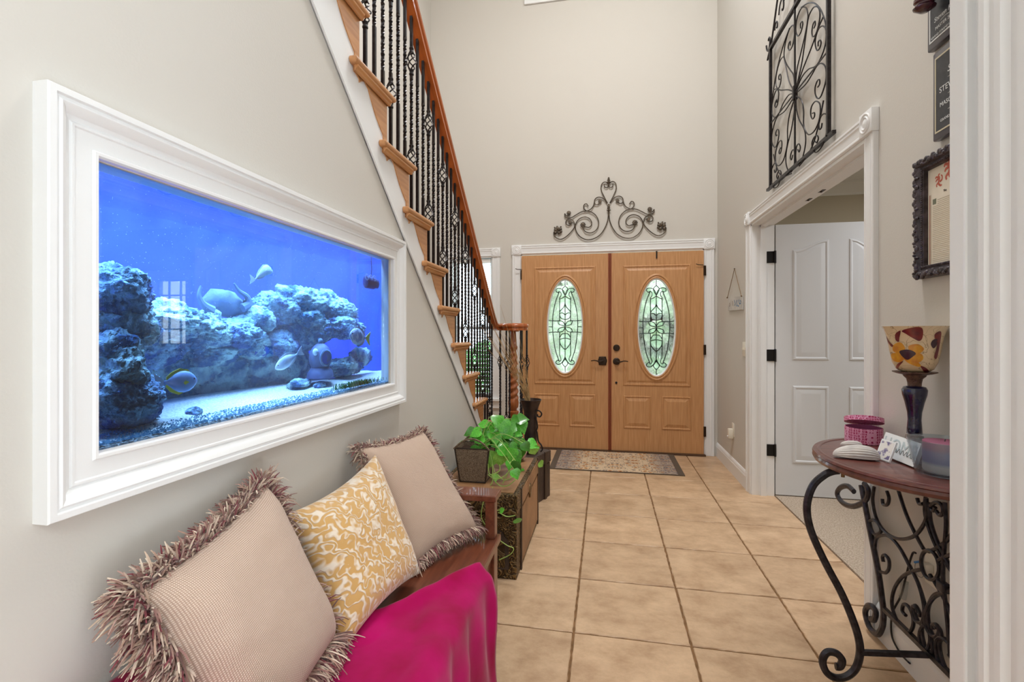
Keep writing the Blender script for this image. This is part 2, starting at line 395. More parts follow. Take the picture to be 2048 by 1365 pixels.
casing_y('trim_1', -0.897, 0.964, 0, 2.072, 0.094, 0.022, 'white fluted casing around the double oak door')
casing_y('trim_2', WIN1[0], WIN1[1], WIN1[2], WIN1[3], 0.085, 0.02, 'white fluted casing of the narrow window beside the stairs', True)
tr3 = casing_y('trim_3', WIN2[0], WIN2[1], WIN2[2], WIN2[3], 0.10, 0.024, 'white casing of the upper window above the entry', True)
# side doorway casing (right wall)
tr = thing('trim_4', 'white fluted casing and jamb of the side doorway', 'casing', (RX, 3.1, 0), None, 'structure')
w, t = 0.086, 0.022
for a, fl_ in ((DW[0] - w, False), (DW[1], True)):
    mb = MB(); mb.prism([(RX - p[1], a + p[0]) for p in cprofile(w, t, fl_)], 'z', 0, DW[3]); mb.build('casing_board', M['white'], tr)
mb = MB(); mb.prism([(RX - p[1], DW[3] + p[0]) for p in cprofile(w, t, True)], 'y', DW[0], DW[1]); mb.build('casing_board', M['white'], tr)
for cy in (DW[0] - w / 2, DW[1] + w / 2):
    mb = MB(); rosette(mb, (RX, cy, DW[3] + w / 2), w / 2 + .006, t + .008, 'x'); mb.build('corner_block', M['white'], tr, True, 30)
mb = MB()
for y0, y1 in ((DW[1] - .016, DW[1] + .01), (DW[0] - .01, DW[0] + .016)): mb.box((RX - .004, y0, 0), (RX + .154, y1, DW[3]))
mb.box((RX - .004, DW[0], DW[3] - .016), (RX + .154, DW[1], DW[3] + .01)); mb.build('jamb', M['white'], tr)
mb = MB(); mb.box((RX + .055, DW[1] - .03, 0), (RX + .095, DW[1] - .016, DW[3] - .016)); mb.box((RX + .055, DW[0] + .016, 0), (RX + .095, DW[0] + .03, DW[3] - .016))
mb.box((RX + .055, DW[0], DW[3] - .03), (RX + .095, DW[1], DW[3] - .016)); mb.build('door_stop', M['white'], tr)
for yy in (3.02, 3.2):
    mb = MB(); mb.box((RX + .105, yy, DW[3] - .0185), (RX + .135, yy + .055, DW[3] - .015)); mb.ball((RX + .12, yy + .027, DW[3] - .019), .007, 8); mb.build('ball_catch', M['bronze'], tr)
# foreground jamb and casing of the opening we look through
tr = thing('trim_5', 'white moulded door casing close beside the viewer', 'casing', (0.5, 0.72, 0), None, 'structure')
mb = MB(); mb.bbox((0.484, 0.768, 0), (0.60, 0.80, 2.75), .003); mb.build('casing_board', M['white'], tr)
mb = MB(); mb.box((0.497, 0.742, 0), (0.60, 0.77, 2.75)); mb.build('jamb', M['white'], tr)
pr = [(0.55, 0.745), (0.4845, 0.745), (0.483, 0.742), (0.483, 0.733), (0.4865, 0.729), (0.4865, 0.722), (0.484, 0.718), (0.484, 0.708), (0.490, 0.700), (0.490, 0.690), (0.485, 0.684), (0.485, 0.665), (0.488, 0.660), (0.486, 0.64), (0.486, 0.60), (0.55, 0.60)]
mb = MB(); mb.prism(pr, 'z', 0, 2.75); mb.build('casing_board', M['white'], tr)
# ---------------------------------------------------------------- front double door
M['lead'] = mat('lead_came', (38, 44, 42), 0.4, 0.7)
M['pane_tex'] = thinglass('textured_pane', (232, 238, 232), trans=0.30, tcol=(176, 180, 170), nscale=30, rough=0.15)
M['pane_clear'] = thinglass('bevelled_pane', (236, 246, 238), trans=0.12, tcol=(235, 245, 235), rough=0.03)
M['window_glass'] = thinglass('window_glass', (245, 250, 252), rough=0.01)
DY = 5.072
def ringplate(mb, r, c, a, b, y0, y1, mi=0):
    ang = [2 * PI * k / 64 for k in range(64)]
    for x in (r[0], r[1]):
        for z in (r[2], r[3]): ang.append(math.atan2(z - c[1], x - c[0]) % (2 * PI))
    ang = sorted(set(round(q, 6) for q in ang))
    E_, R_ = [], []
    for q in ang:
        dx, dz = math.cos(q), math.sin(q)
        k = 1 / math.sqrt((dx / a) ** 2 + (dz / b) ** 2); E_.append((c[0] + dx * k, c[1] + dz * k))
        tx = ((r[1] - c[0]) / dx if dx > 1e-9 else (r[0] - c[0]) / dx if dx < -1e-9 else 1e9)
        tz = ((r[3] - c[1]) / dz if dz > 1e-9 else (r[2] - c[1]) / dz if dz < -1e-9 else 1e9)
        t = min(tx, tz); R_.append((c[0] + dx * t, c[1] + dz * t))
    mb.loops([[(p[0], y, p[1]) for p in l] for l, y in ((R_, y1), (R_, y0), (E_, y0), (E_, y1), (R_, y1))], True, False, False, mi)
def ellring(mb, c, prof, n=64, mi=0):      # prof: (a, b, y)
    mb.loops([[(c[0] + a * math.cos(2 * PI * k / n), y, c[1] + b * math.sin(2 * PI * k / n)) for k in range(n)] for a, b, y in prof], True, False, False, mi)
CAME = [  # one half of the leaded design, zoomed drawing units (centre 310,700; 212 x 570)
    [(310, 130), (310, 200)], [(310, 1265), (310, 1205)], [(310, 200), (345, 245), (310, 320)],
    [(310, 320), (328, 262), (365, 232), (408, 232), (425, 255), (405, 280), (380, 270), (364, 284), (360, 312), (375, 345)],
    [(310, 325), (345, 350), (378, 362)], [(378, 345), (378, 640)], [(378, 770), (378, 1060)], [(310, 320), (310, 1105)],
    [(310, 415), (325, 460), (358, 495), (378, 522)], [(310, 562), (340, 535), (378, 545), (360, 600), (310, 616)],
    [(310, 695), (335, 645), (395, 630), (385, 675), (310, 695)], [(310, 705), (335, 757), (395, 770), (385, 727), (310, 705)],
    [(390, 632), (465, 632), (519, 625)], [(390, 772), (465, 772), (518, 778)], [(466, 705), (521, 705)],
    [(385, 275), (430, 400), (460, 550), (467, 700), (455, 850), (430, 1000), (385, 1130)],
    [(310, 790), (350, 797), (378, 842)], [(378, 862), (345, 852), (310, 845)], [(378, 870), (372, 915), (340, 962), (310, 988)],
    [(310, 1080), (335, 1130), (370, 1168), (410, 1170), (426, 1145), (402, 1120), (376, 1134), (360, 1108), (375, 1060)],
    [(310, 1205), (345, 1158), (310, 1105)]]
PANES = [  # bevelled clear pieces (one half)
    [(310, 200), (345, 245), (310, 320)], [(310, 330), (345, 350), (378, 362), (378, 515), (358, 495), (325, 460), (310, 420)],
    [(310, 430), (325, 465), (358, 498), (378, 525), (378, 543), (340, 533), (310, 560)], [(310, 565), (340, 538), (376, 547), (358, 598), (310, 613)],
    [(312, 694), (335, 648), (393, 632), (383, 673)], [(312, 706), (335, 754), (393, 768), (383, 729)],
    [(310, 794), (348, 800), (376, 842), (345, 848), (310, 842)], [(310, 848), (344, 856), (376, 866), (370, 912), (340, 958), (310, 984)],
    [(310, 990), (340, 966), (376, 914), (376, 1055), (310, 1075)], [(310, 1200), (343, 1158), (310, 1108)],
    [(314, 318), (330, 266), (365, 236), (405, 236), (420, 254), (404, 276), (380, 266), (361, 282), (357, 312), (370, 343)],
    [(314, 1082), (338, 1128), (371, 1164), (408, 1166), (421, 1145), (402, 1124), (376, 1138), (357, 1110), (370, 1066)]]
def arcx(y):
    A = [(130, 310), (275, 385), (400, 430), (550, 460), (700, 467), (850, 455), (1000, 430), (1130, 385), (1265, 310)]
    for (y0, x0), (y1, x1) in zip(A, A[1:]):
        if y0 <= y <= y1: return x0 + (x1 - x0) * (y - y0) / (y1 - y0)
    return 310
def ellx(y): return 310 + 212 * math.sqrt(max(0, 1 - ((y - 700) / 570) ** 2))
def door_leaf(name, label, x0, x1, pr, c, a, b, lows, hinge):
    d = thing(name, label, 'door', ((x0 + x1) / 2, DY, 0.02), None, 'structure')
    mb = MB(); ringplate(mb, (x0, x1, 0.018, 2.052), c, a + .028, b + .028, DY, DY + 0.045); mb.build('slab', M['oak'], d)
    pl = lambda u, z, h: (u, DY - h, z)
    mb = MB(); rectframe(mb, pr, [(0, 0), (.004, .007), (.013, .009), (.018, .003), (.026, .003), (.031, .001), (.055, .009), (.062, .009)], pl)
    q = (pr[0] + .062, pr[1] - .062, pr[2] + .062, pr[3] - .062)
    ringplate(mb, q, c, a + .026, b + .026, DY - .009, DY + .002); mb.build('upper_panel', M['oak'], d)
    for r in lows:
        mb = MB(); rectframe(mb, r, [(0, 0), (.004, .007), (.012, .008), (.017, .002), (.024, .001), (.055, .010), (.06, .010)], pl, 0, True); mb.build('lower_panel', M['oak'], d)
    mb = MB(); ellring(mb, c, [(a + .060, b + .060, DY - .008), (a + .052, b + .052, DY - .017), (a + .040, b + .040, DY - .019), (a + .030, b + .030, DY - .010), (a + .022, b + .022, DY - .016), (a + .010, b + .010, DY - .014), (a, b, DY - .002), (a, b, DY + .045)])
    fr = mb.build('oval_frame', M['oak'], d, True, 50)
    mb = MB(); ellring(mb, c, [(a + .012, b + .012, DY - .013), (a + .004, b + .004, DY - .012), (a - .004, b - .004, DY - .001), (a - .004, b - .004, DY + .02)]); mb.build('glazing_bead', M['white'], fr, True, 50)
    GY = DY + 0.02
    def mp(p, s): return (c[0] + s * (p[0] - 310) / 212 * a, GY, c[1] - (p[1] - 700) / 570 * b)
    mb = MB()
    for cm in CAME:
        for s in (1, -1):
            if all(p[0] == 310 for p in cm) and s < 0: continue
            mb.tube(cat_rom([mp(p, s) for p in cm], 5), 0.0044, 5)
    mb.build('lead_came', M['lead'], fr, True)
    def pane(poly2, m, dy):
        k = MB(); k.prism([(p[0], p[2]) for p in poly2], 'y', GY - .002 + dy, GY + .002 + dy); k.build('pane', m, fr)
    for pn in PANES:
        for s in (1, -1): pane([mp(p, s) for p in pn], M['pane_clear'], -0.003)
    for s in (1, -1):
        for (ya, yb) in ((150, 628), (628, 775), (775, 1250)):
            ys = [ya + (yb - ya) * k / 12 for k in range(13)]
            pane([mp((max(arcx(y), 310), y), s) for y in ys] + [mp((ellx(y), y), s) for y in reversed(ys)], M['pane_tex'], 0)
            y2 = [y for y in (max(ya, 240) + (min(yb, 1160) - max(ya, 240)) * k / 12 for k in range(13))]
            pane([mp((max(min(378, arcx(y)), 312), y), s) for y in y2] + [mp((arcx(y), y), s) for y in reversed(y2)], M['pane_tex'], 0)
    return d
LOW1 = [(-.748, -.477, .247, .585), (-.377, -.107, .247, .588)]
LOW2 = [(.177, .450, .25, .585), (.553, .837, .25, .588)]
d1 = door_leaf('door_1', 'oak entry door leaf without wreath, oval leaded glass, bronze lever on a square plate', -.887, .034, (-.748, -.107, .688, 1.925), (-.424, 1.298), .179, .486, LOW1, -1)
d2 = door_leaf('door_2', 'oak entry door leaf with deadbolt and a wreath behind its oval glass', .054, .956, (.172, .834, .688, 1.92), (.503, 1.285), .178, .488, LOW2, 1)
mb = MB(); mb.bbox((.022, DY - .016, .02), (.037, DY + .002, 2.05), .003); mb.bbox((.041, DY - .008, .02), (.056, DY + .02, 2.05), .003); mb.box((.02, DY + .012, .018), (.07, DY + .04, 2.055)); mb.build('astragal', M['astragal'], d1)
# hardware
def lever(par, c, s, plate):
    mb = MB()
    if plate: mb.bbox((c[0] - .038, DY - .012, c[1] - .045), (c[0] + .038, DY, c[1] + .045), .008); mb.lathe([(.036, DY - .001), (.046, DY - .008), (.038, DY - .016), (.0, DY - .017)], (c[0], 0, c[1]), 20, 0, 'y')
    else: mb.lathe([(.036, DY + .001), (.036, DY - .010), (.028, DY - .016), (.0, DY - .017)], (c[0], 0, c[1]), 24, 0, 'y')
    mb.lathe([(.012, DY - .01), (.012, DY - .05), (.0, DY - .052)], (c[0], 0, c[1]), 12, 0, 'y')
    h = mb.build('handle_rose', M['bronze'], par, True)
    mb = MB(); mb.tube(cat_rom([(c[0], DY - .045, c[1]), (c[0] + s * .035, DY - .048, c[1] - .004), (c[0] + s * .075, DY - .048, c[1] + .006), (c[0] + s * .115, DY - .045, c[1] + .001)], 5), .0075, 8, taper=lambda t: 1.15 - .5 * t); mb.build('lever', M['bronze'], h, True)
lever(d1, (-.036, .939), -1, True); lever(d2, (.106, .936), 1, False)
mb = MB(); mb.lathe([(.034, DY + .001), (.034, DY - .010), (.026, DY - .018), (.014, DY - .018), (.012, DY - .024), (0, DY - .025)], (.106, 0, 1.075), 24, 0, 'y'); mb.build('deadbolt', M['bronze'], d2, True)
mb = MB(); mb.lathe([(.012, DY + .001), (.012, DY - .006), (0, DY - .007)], (.104, 0, .715), 14, 0, 'y'); mb.build('plug', M['hinge'], d2, True)
mb = MB(); mb.box((.498, DY - .01, 1.985), (.510, DY + .05, 2.058)); mb.build('wreath_hook', M['hinge'], d2)
for z in (.245, 1.06, 1.85):
    mb = MB(); mb.lathe([(.007, z - .05), (.007, z + .05)], (.960, DY - .006, 0), 8); mb.box((.956, DY - .004, z - .05), (.978, DY - .001, z + .05)); mb.build('hinge', M['bronze'], d2)
    mb = MB(); mb.lathe([(.007, z - .05), (.007, z + .05)], (-.891, DY - .006, 0), 8); mb.build('hinge', M['bronze'], d1)
for par, x, s in ((d1, -.90, -1), (d2, .93, -1)):
    mb = MB(); mb.tube([(x + .02, DY - .012, 1.905), (x - .03, DY - .02, 1.908), (x - .05, DY - .02, 1.916)], .004, 6); mb.build('hinge_pin_stop', M['bronze'], par)
mb = MB(); mb.box((-.905, DY - .03, -0.004), (.972, FY + .12, .016)); tag(mb.build('trim_6', M['threshold']), 'dark bronze threshold under the double oak door', 'threshold', None, 'structure')
# ---------------------------------------------------------------- windows
M['blind'] = mat('white_blind', (240, 241, 240), 0.6)
def window(name, label, w, ya, rail=True, slats=True, muntin=0):
    x0, x1, z0, z1 = w
    d = thing(name, label, 'window', ((x0 + x1) / 2, ya, z0), None, 'structure')
    pl = lambda u, z, h: (u, ya - h, z)
    mb = MB(); rectframe(mb, w, [(0, -.03), (0, .015), (.03, .015), (.034, .01), (.034, -.03)], pl); mb.build('window_frame', M['white'], d)
    zm = (z0 + z1) / 2
    if rail: mb = MB(); mb.box((x0, ya - .02, zm - .018), (x1, ya + .02, zm + .018)); mb.build('meeting_rail', M['white'], d)
    for a, b in (((z0, zm), (zm, z1)) if rail else ((z0, z1),)):
        mb = MB(); mb.box((x0, ya - .002, a), (x1, ya + .002, b)); mb.build('pane', M['window_glass'], d)
    if muntin:
        for k in range(1, muntin): mb = MB(); xx = x0 + (x1 - x0) * k / muntin; mb.box((xx - .008, ya - .01, z0), (xx + .008, ya + .01, z1)); mb.build('muntin', M['white'], d)
        for k in range(1, 4): mb = MB(); zz = z0 + (z1 - z0) * k / 4; mb.box((x0, ya - .01, zz - .008), (x1, ya + .01, zz + .008)); mb.build('muntin', M['white'], d)
    if slats:
        bl = MB(); bl.box((x0 + .012, ya - .085, z1 - .05), (x1 - .012, ya - .035, z1 - .012)); bo = bl.build('blind_headrail', M['blind'], d)
        n = int((z1 - z0 - .07) / .047); k = MB(); a = math.radians(8)
        k.add([(-(x1 - x0) / 2 + .014, -.022 * math.cos(a), -.022 * math.sin(a)), ((x1 - x0) / 2 - .014, -.022 * math.cos(a), -.022 * math.sin(a)), ((x1 - x0) / 2 - .014, .022 * math.cos(a), .022 * math.sin(a)), (-(x1 - x0) / 2 + .014, .022 * math.cos(a), .022 * math.sin(a))], [(0, 1, 2, 3)])
        k.add([v + Vector((0, 0, .0025)) for v in k.v], [(0, 1, 2, 3)]); k.f += [(0, 1, 5, 4), (1, 2, 6, 5), (2, 3, 7, 6), (3, 0, 4, 7)]; k.m += [0] * 4
        me = k.mesh('blind_slat', M['blind'])
        for i in range(n): inst('blind_slat', me, bo, ((x0 + x1) / 2, ya - .06, z1 - .075 - i * .047))
    return d
window('window_1', 'narrow window with white blinds behind the stair balusters', (WIN1[0] + .012, WIN1[1] - .012, WIN1[2], WIN1[3] - .012), FY + .10)
window('window_2', 'upper window high above the double door', (WIN2[0] + .012, WIN2[1] - .012, WIN2[2], WIN2[3] - .012), FY + .10, False, False, 3)
window('window_3', 'side room window with a grid of muntins', WIN3, FY + .07, True, False, 3)
casing_y('trim_7', WIN3[0], WIN3[1], WIN3[2], WIN3[3], 0.08, 0.02, 'white casing of the side room window', True, FY - .02)
# ---------------------------------------------------------------- white side door
d3 = thing('door_3', 'white four-panel door with arched upper panels standing open', 'door', (1.62, 3.93, 0.01), None, 'structure')
D3Y = 3.928
mb = MB(); mb.bbox((1.252, D3Y, .012), (2.03, D3Y + .036, 2.042), .002); mb.build('slab', M['doorwhite'], d3)
def archpanel(x0, x1, z0, zl, zr, par):
    def out(d):
        pts = [(x0 + d, z0 + d), (x1 - d, z0 + d)]
        n = 14
        for k in range(n + 1):
            t = k / n; x = x1 - d + (x0 - x1 + 2 * d) * t
            e = .5 - .5 * math.cos(PI * t); z = zr + (zl - zr) * e
            pts.append((x, z - d))
        return pts
    mb = MB(); L = []
    for d, h in [(0, .0), (.004, -.002), (.012, .006), (.022, .007), (.03, .002), (.06, .0085), (.066, .0085)]:
        L.append([(p[0], D3Y - h, p[1]) for p in out(d)])
    mb.loops(L, True, False, True); mb.build('panel', M['doorwhite'], par, True, 25)
archpanel(1.362, 1.619, 1.02, 1.855, 1.925, d3); archpanel(1.740, 1.935, 1.02, 1.925, 1.855, d3)
archpanel(1.362, 1.617, .25, .84, .84, d3); archpanel(1.740, 1.935, .25, .84, .84, d3)
for z in (.345, 1.06, 1.80):
    mb = MB(); mb.bbox((1.190, DW[1] - .021, z - .044), (1.246, DW[1] - .015, z + .044), .0025); mb.lathe([(.008, z - .046), (.008, z + .046)], (1.247, DW[1] - .024, 0), 10); mb.build('hinge', M['hinge'], d3)
# ---------------------------------------------------------------- stairs
R = 0.211; RUN = 0.2293; NS = 17
def nose(k): return 3.504 + (4 - k) * RUN
def riserY(k): return nose(k) - 0.03
def zk(k): return 0.747 + R * (k - 4)
R1 = zk(1)
NOX = -0.868; BRX = -0.896; SKX = -0.900
st = thing('staircase', 'oak stairs with scalloped brackets above a white skirt board', 'staircase', (-1.4, 4.1, 0))
TT = 0.028
# tread (local: origin at nosing front / top / NOX side)
mb = MB()
def troll(p): return p
L = []
dpt = RUN + 0.10
for i, a in enumerate([k * PI / 8 for k in range(9)]):
    ins = 0.014 * (1 - math.sin(a)); z = -TT / 2 - TT / 2 * math.cos(a)
    L.append([(STX + .005 - NOX, -ins, z), (-ins, -ins, z), (-ins, -dpt + ins, z), (-.03, -dpt + ins, z), (-.03, -RUN - .02, z), (STX + .005 - NOX, -RUN - .02, z)])
mb.loops(L, True, True, True)
me_tread = mb.mesh('tread', M['stairwood'], True, Vector((0, 0, 0)), 40)
mb = MB()
cv = [(0, 0), (.016, 0), (.015, -.006), (.008, -.012), (.004, -.020), (0, -.022)]
mb.prism([(-0.03 + p[0], -TT + p[1]) for p in cv], 'x', STX - NOX + .005, -.014)
mb.prism([(-0.021 + p[0], -TT + p[1]) for p in cv], 'y', -0.03, -dpt + .02)
me_cove = mb.mesh('cove_moulding', M['stairwood'])
mb = MB(); mb.box((STX - BRX + .005, -.018, -R), (-.002, 0, -TT)); me_riser = mb.mesh('riser', M['stairwood'])
bz = [(350, 430), (352, 460), (372, 485), (386, 512), (388, 536), (402, 528), (424, 532), (446, 580), (466, 655), (492, 745), (520, 822), (543, 880), (545, 905)]
k11 = Vector((0, riserY(11), zk(11))); bp_ = []
for x, y in bz:
    p = oX(600 + x / 3.25, y / 3.25, BRX) - k11; bp_.append((p.y, p.z))
bp_[0] = (bp_[0][0], -TT); 
bp_[-1] = (bp_[-1][0], -R)
bp_ += [(0, -R), (0, -TT)]
mb = MB(); mb.prism(bp_, 'x', 0, -.010); me_br = mb.mesh('bracket', M['stairwood'])
for k in range(2, NS + 1):
    inst('tread', me_tread, st, (NOX, nose(k), zk(k))); inst('cove_moulding', me_cove, st, (NOX, nose(k), zk(k)))
    inst('riser', me_riser, st, (BRX, riserY(k), zk(k)))
    inst('bracket', me_br, st, (BRX, riserY(k), zk(k)))
# bottom bullnose step
NC = (-0.80, 4.12)
def bull(r): 
    pts = [(STX + .005, riserY(2) - .02)] + [(STX + .005, nose(1) + r - .03)]
    cx, cy = -0.80, nose(1) - .155
    n = 18
    for q in range(n + 1):
        a = PI / 2 - PI * 1.15 * q / n; pts.append((cx + (.19 + r) * math.cos(a), cy + (.155 + r) * math.sin(a)))
    pts.append((BRX, riserY(2) - .02))
    return pts
mb = MB(); mb.prism(bull(-.03), 'z', 0, R1 - TT); mb.build('riser', M['stairwood'], st)
mb = MB(); mb.prism(bull(0), 'z', R1 - TT, R1); mb.build('tread', M['stairwood'], st)
# carcass (plaster underneath) and skirt
saw = []
for k in range(2, NS + 1): saw += [(riserY(k) - .018, zk(k - 1) - .03), (riserY(k) - .018, zk(k) - TT - .001)]
body = saw + [(0.52, zk(NS) - TT), (0.52, soff(.52) + .06), (3.90, .06)]
mb = MB(); mb.prism(body, 'x', STX + .002, BRX - .013); mb.build('carriage', M['white'], st)
mb = MB()
def ck(y): return (NS - (y - riserY(NS)) / RUN - 0) * R   # line of inner corners
mb.prism([(0.55, soff(.55)), (3.97, 0.002), (4.12, 0.002), (riserY(2) + .05, R1 - .03), (0.55, soff(.55) + .30)], 'x', WALLX + .001, SKX); mb.build('skirt_board', M['white'], st)
mb = MB(); o_ = .036
mb.prism([(0.55, soff(.55)), (3.97, 0.002), (3.97 + o_ , 0.002), (0.55, soff(.55) + o_)], 'x', WALLX + .001, SKX + .007)
mb.build('skirt_bead', M['white'], st)
# wall string on the far side
mb = MB(); mb.prism([(0.55, soff(.55) + .30), (3.9, 0.24), (4.25, 0.0), (4.35, 0.0), (4.35, .14), (4.10, .40), (0.55, soff(.55) + .66)], 'x', STX, STX + .016)
struct('trim_8', mb, M['white'], 'white skirt board climbing the wall behind the stairs', 'trim')
# ---------------------------------------------------------------- railing
rl = thing('stair_railing', 'reddish oak handrail on black twisted iron balusters with carved newel', 'railing', (-0.93, 4.0, R1))
BX = -0.93
def railz(y): return 2.755 - 0.877 * (y - 2.218)      # underside of rail
def barm(h, tw0, tw1, turns, baskets):
    mb = MB(); n = 72; s = .0065; L = []
    zs = [h * i / n for i in range(n + 1)]
    for z in zs:
        t = min(1, max(0, (z - tw0) / (tw1 - tw0))); a = t * turns * 2 * PI
        if any(abs(z - bz_) < .042 for bz_ in baskets): q = .0
        else: q = s
        L.append([(q * 1.414 * math.cos(a + PI / 4 + PI / 2 * k), q * 1.414 * math.sin(a + PI / 4 + PI / 2 * k), z) for k in range(4)])
    # split at baskets
    seg = []
    for i, z in enumerate(zs):
        if any(abs(z - bz_) < .042 for bz_ in baskets):
            if len(seg) > 1: mb.loops(seg, True, True, True)
            seg = []
        else: seg.append(L[i])
    if len(seg) > 1: mb.loops(seg, True, True, True)
    return mb
def basketm():
    mb = MB()
    for k in range(4):
        pts = []
        for i in range(13):
            t = i / 12; a = k * PI / 2 + t * PI * 1.3; r = .004 + .019 * math.sin(PI * t) ** .8
            pts.append((r * math.cos(a), r * math.sin(a), -.047 + .094 * t))
        mb.tube(pts, .0032, 5)
    for z in (-.052, .052):
        mb.lathe([(.009, z - .014), (.0115, z - .012), (.0115, z - .006), (.0095, z - .003), (.0095, z + .003), (.0115, z + .006), (.0115, z + .012), (.009, z + .014)], (0, 0, 0), 10)
    return mb
me_bsk = basketm().mesh('basket', M['iron'], True, Vector((0, 0, 0)), 40)
H = [1.012, .945, .878]; OFF = [.030, .107, .183]
me_bal = [barm(H[0] + .01, .33, .80, 5, []).mesh('baluster', M['iron']), barm(H[1] + .01, .36, .65, 3.5, [.27, .735]).mesh('baluster', M['iron']), barm(H[2] + .01, .26, .66, 4.5, []).mesh('baluster', M['iron'])]
shoe = MB().lathe([(.016, 0), (.016, .012), (.010, .02)], (0, 0, 0), 8).mesh('shoe', M['iron'])
for k in range(2, NS):
    for j in range(3):
        y = riserY(k + 1) + OFF[j]
        b = inst('baluster', me_bal[j], rl, (BX, y, zk(k))); sz_ = (railz(y) - zk(k)) / H[j]; b.scale.z = sz_
        if j == 1:
            for z in (.27, .735): inst('basket', me_bsk, b, (BX, y, zk(k) + z))
# volute balusters
hv = 1.25 - R1
mv0 = barm(hv, .25, .80, 5, []).mesh('baluster', M['iron']); mv1 = barm(hv, .44, .74, 3, [.34, .86]).mesh('baluster', M['iron'])
VC = Vector((-0.795, 4.13))
for i, (a, b_) in enumerate([(170, 1), (215, 0), (130, 1), (265, 1), (95, 0), (310, 0), (350, 1), (30, 0), (62, 1)]):
    r = .125; x = VC.x + r * math.cos(math.radians(a)); y = VC.y + r * .9 * math.sin(math.radians(a))
    b = inst('baluster', mv1 if b_ else mv0, rl, (x, y, R1))
    if b_:
        for z in (.34, .86): inst('basket', me_bsk, b, (x, y, R1 + z))
# handrail: profile swept down the flight, easing into level volute
PR = [(-.028, 0), (.028, 0), (.028, .014), (.024, .018), (.024, .026), (.034, .032), (.036, .044), (.030, .054), (.014, .062), (-.014, .062), (-.030, .054), (-.036, .044), (-.034, .032), (-.024, .026), (-.024, .018), (-.028, .014)]
def sweeprail(path, sc=lambda t: 1.0):
    L = []; m = len(path)
    for i, p in enumerate(path):
        t = (path[min(i + 1, m - 1)] - path[max(i - 1, 0)]).normalized()
        s = t.cross(Vector((0, 0, 1))).normalized(); u = s.cross(t)
        q = sc(i / (m - 1)); L.append([p + s * x * q + u * z for x, z in PR])
    return L
main = [Vector((BX, y, railz(y))) for y in (0.70, 1.2, 2.0, 2.8, 3.4, 3.70)]
ease = cat_rom([(BX, 3.62, railz(3.62)), (BX, 3.74, railz(3.74)), (BX, 3.86, railz(3.86) + .012), (BX, 3.96, 1.262), (BX, 4.06, 1.25), (BX + .004, 4.14, 1.25)], 6)[6:]
vol = []
for i in range(40):
    a = math.radians(172 - i * 13); r = .136 - .0028 * i
    vol.append(Vector((VC.x + r * math.cos(a), VC.y + r * math.sin(a), 1.25)))
mb = MB(); mb.loops(sweeprail(main + ease + vol, lambda t: 1.0 if t < .5 else 1 - .35 * (t - .5)), True, True, True); mb.build('handrail', M['railwood'], rl, True, 40)
mb = MB(); mb.lathe([(0.001, 1.238), (.05, 1.24), (.055, 1.25), (.055, 1.298), (.045, 1.312), (.001, 1.316)], (VC.x, VC.y, 0), 24); mb.build('volute_eye', M['railwood'], rl, True, 40)
# newel with rope twist
def newel():
    mb = MB(); L = []
    prof = [(R1, .042), (.40, .042), (.405, .036), (.415, .030), (.43, .046), (.47, .050), (.52, .040), (.53, .047), (.545, .047), (.552, .030), (.565, .030), (.58, .043), (.62, .047), (.65, .042)]
    n = 32
    for z, r in prof: L.append([(VC.x + r * math.cos(2 * PI * k / n), VC.y + r * math.sin(2 * PI * k / n), z) for k in range(n)])
    for i in range(140):
        z = .655 + .40 * i / 139; ph = z * 105; r0 = .041 - .010 * i / 139
        l = []
        for k in range(n):
            a = 2 * PI * k / n; r = r0 * (1 + .15 * math.cos(2 * a - ph))
            l.append((VC.x + r * math.cos(a), VC.y + r * math.sin(a), z))
        L.append(l)
    for z, r in [(1.062, .026), (1.075, .026), (1.09, .034), (1.10, .037), (1.11, .036), (1.12, .030), (1.18, .026), (1.24, .022)]:
        L.append([(VC.x + r * math.cos(2 * PI * k / n), VC.y + r * math.sin(2 * PI * k / n), z) for k in range(n)])
    mb.loops(L, True, True, True); return mb
newel().build('newel_post', M['newel'], rl, True, 60)
# ---------------------------------------------------------------- aquarium
M['tankback'] = mat('blue_tank_back', (62, 70, 214), 0.75, spec=0.1, col2=(68, 78, 224), nscale=6)
M['tankside'] = mat('teal_tank_end', (30, 92, 170), 0.5, col2=(26, 74, 160), nscale=7)
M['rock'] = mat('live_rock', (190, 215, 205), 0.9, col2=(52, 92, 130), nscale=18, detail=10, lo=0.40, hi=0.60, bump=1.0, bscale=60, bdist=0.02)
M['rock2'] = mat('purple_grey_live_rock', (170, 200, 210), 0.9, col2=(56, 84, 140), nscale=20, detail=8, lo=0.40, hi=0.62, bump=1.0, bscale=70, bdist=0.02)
M['sand'] = mat('aragonite_sand', (250, 246, 232), 0.95, col2=(206, 206, 198), nscale=170, detail=2, bump=0.8, bscale=160, bdist=0.006)
m = bpy.data.materials.new('water_front'); m.use_nodes = True; nt = m.node_tree
for n in list(nt.nodes):
    if n.type == 'BSDF_PRINCIPLED': nt.nodes.remove(n)
g = nt.nodes.new('ShaderNodeBsdfRefraction'); g.inputs['IOR'].default_value = 1.33; g.inputs['Roughness'].default_value = 0.0; g.inputs['Color'].default_value = (0.92, 0.98, 1, 1)
gg = nt.nodes.new('ShaderNodeBsdfGlossy'); gg.inputs['Roughness'].default_value = 0.0; gf = nt.nodes.new('ShaderNodeFresnel'); gf.inputs['IOR'].default_value = 1.7
gm = nt.nodes.new('ShaderNodeMixShader'); nt.links.new(gf.outputs[0], gm.inputs[0]); nt.links.new(g.outputs[0], gm.inputs[1]); nt.links.new(gg.outputs[0], gm.inputs[2])
nt.links.new(gm.outputs[0], [n for n in nt.nodes if n.type == 'OUTPUT_MATERIAL'][0].inputs['Surface']); M['waterfront'] = m
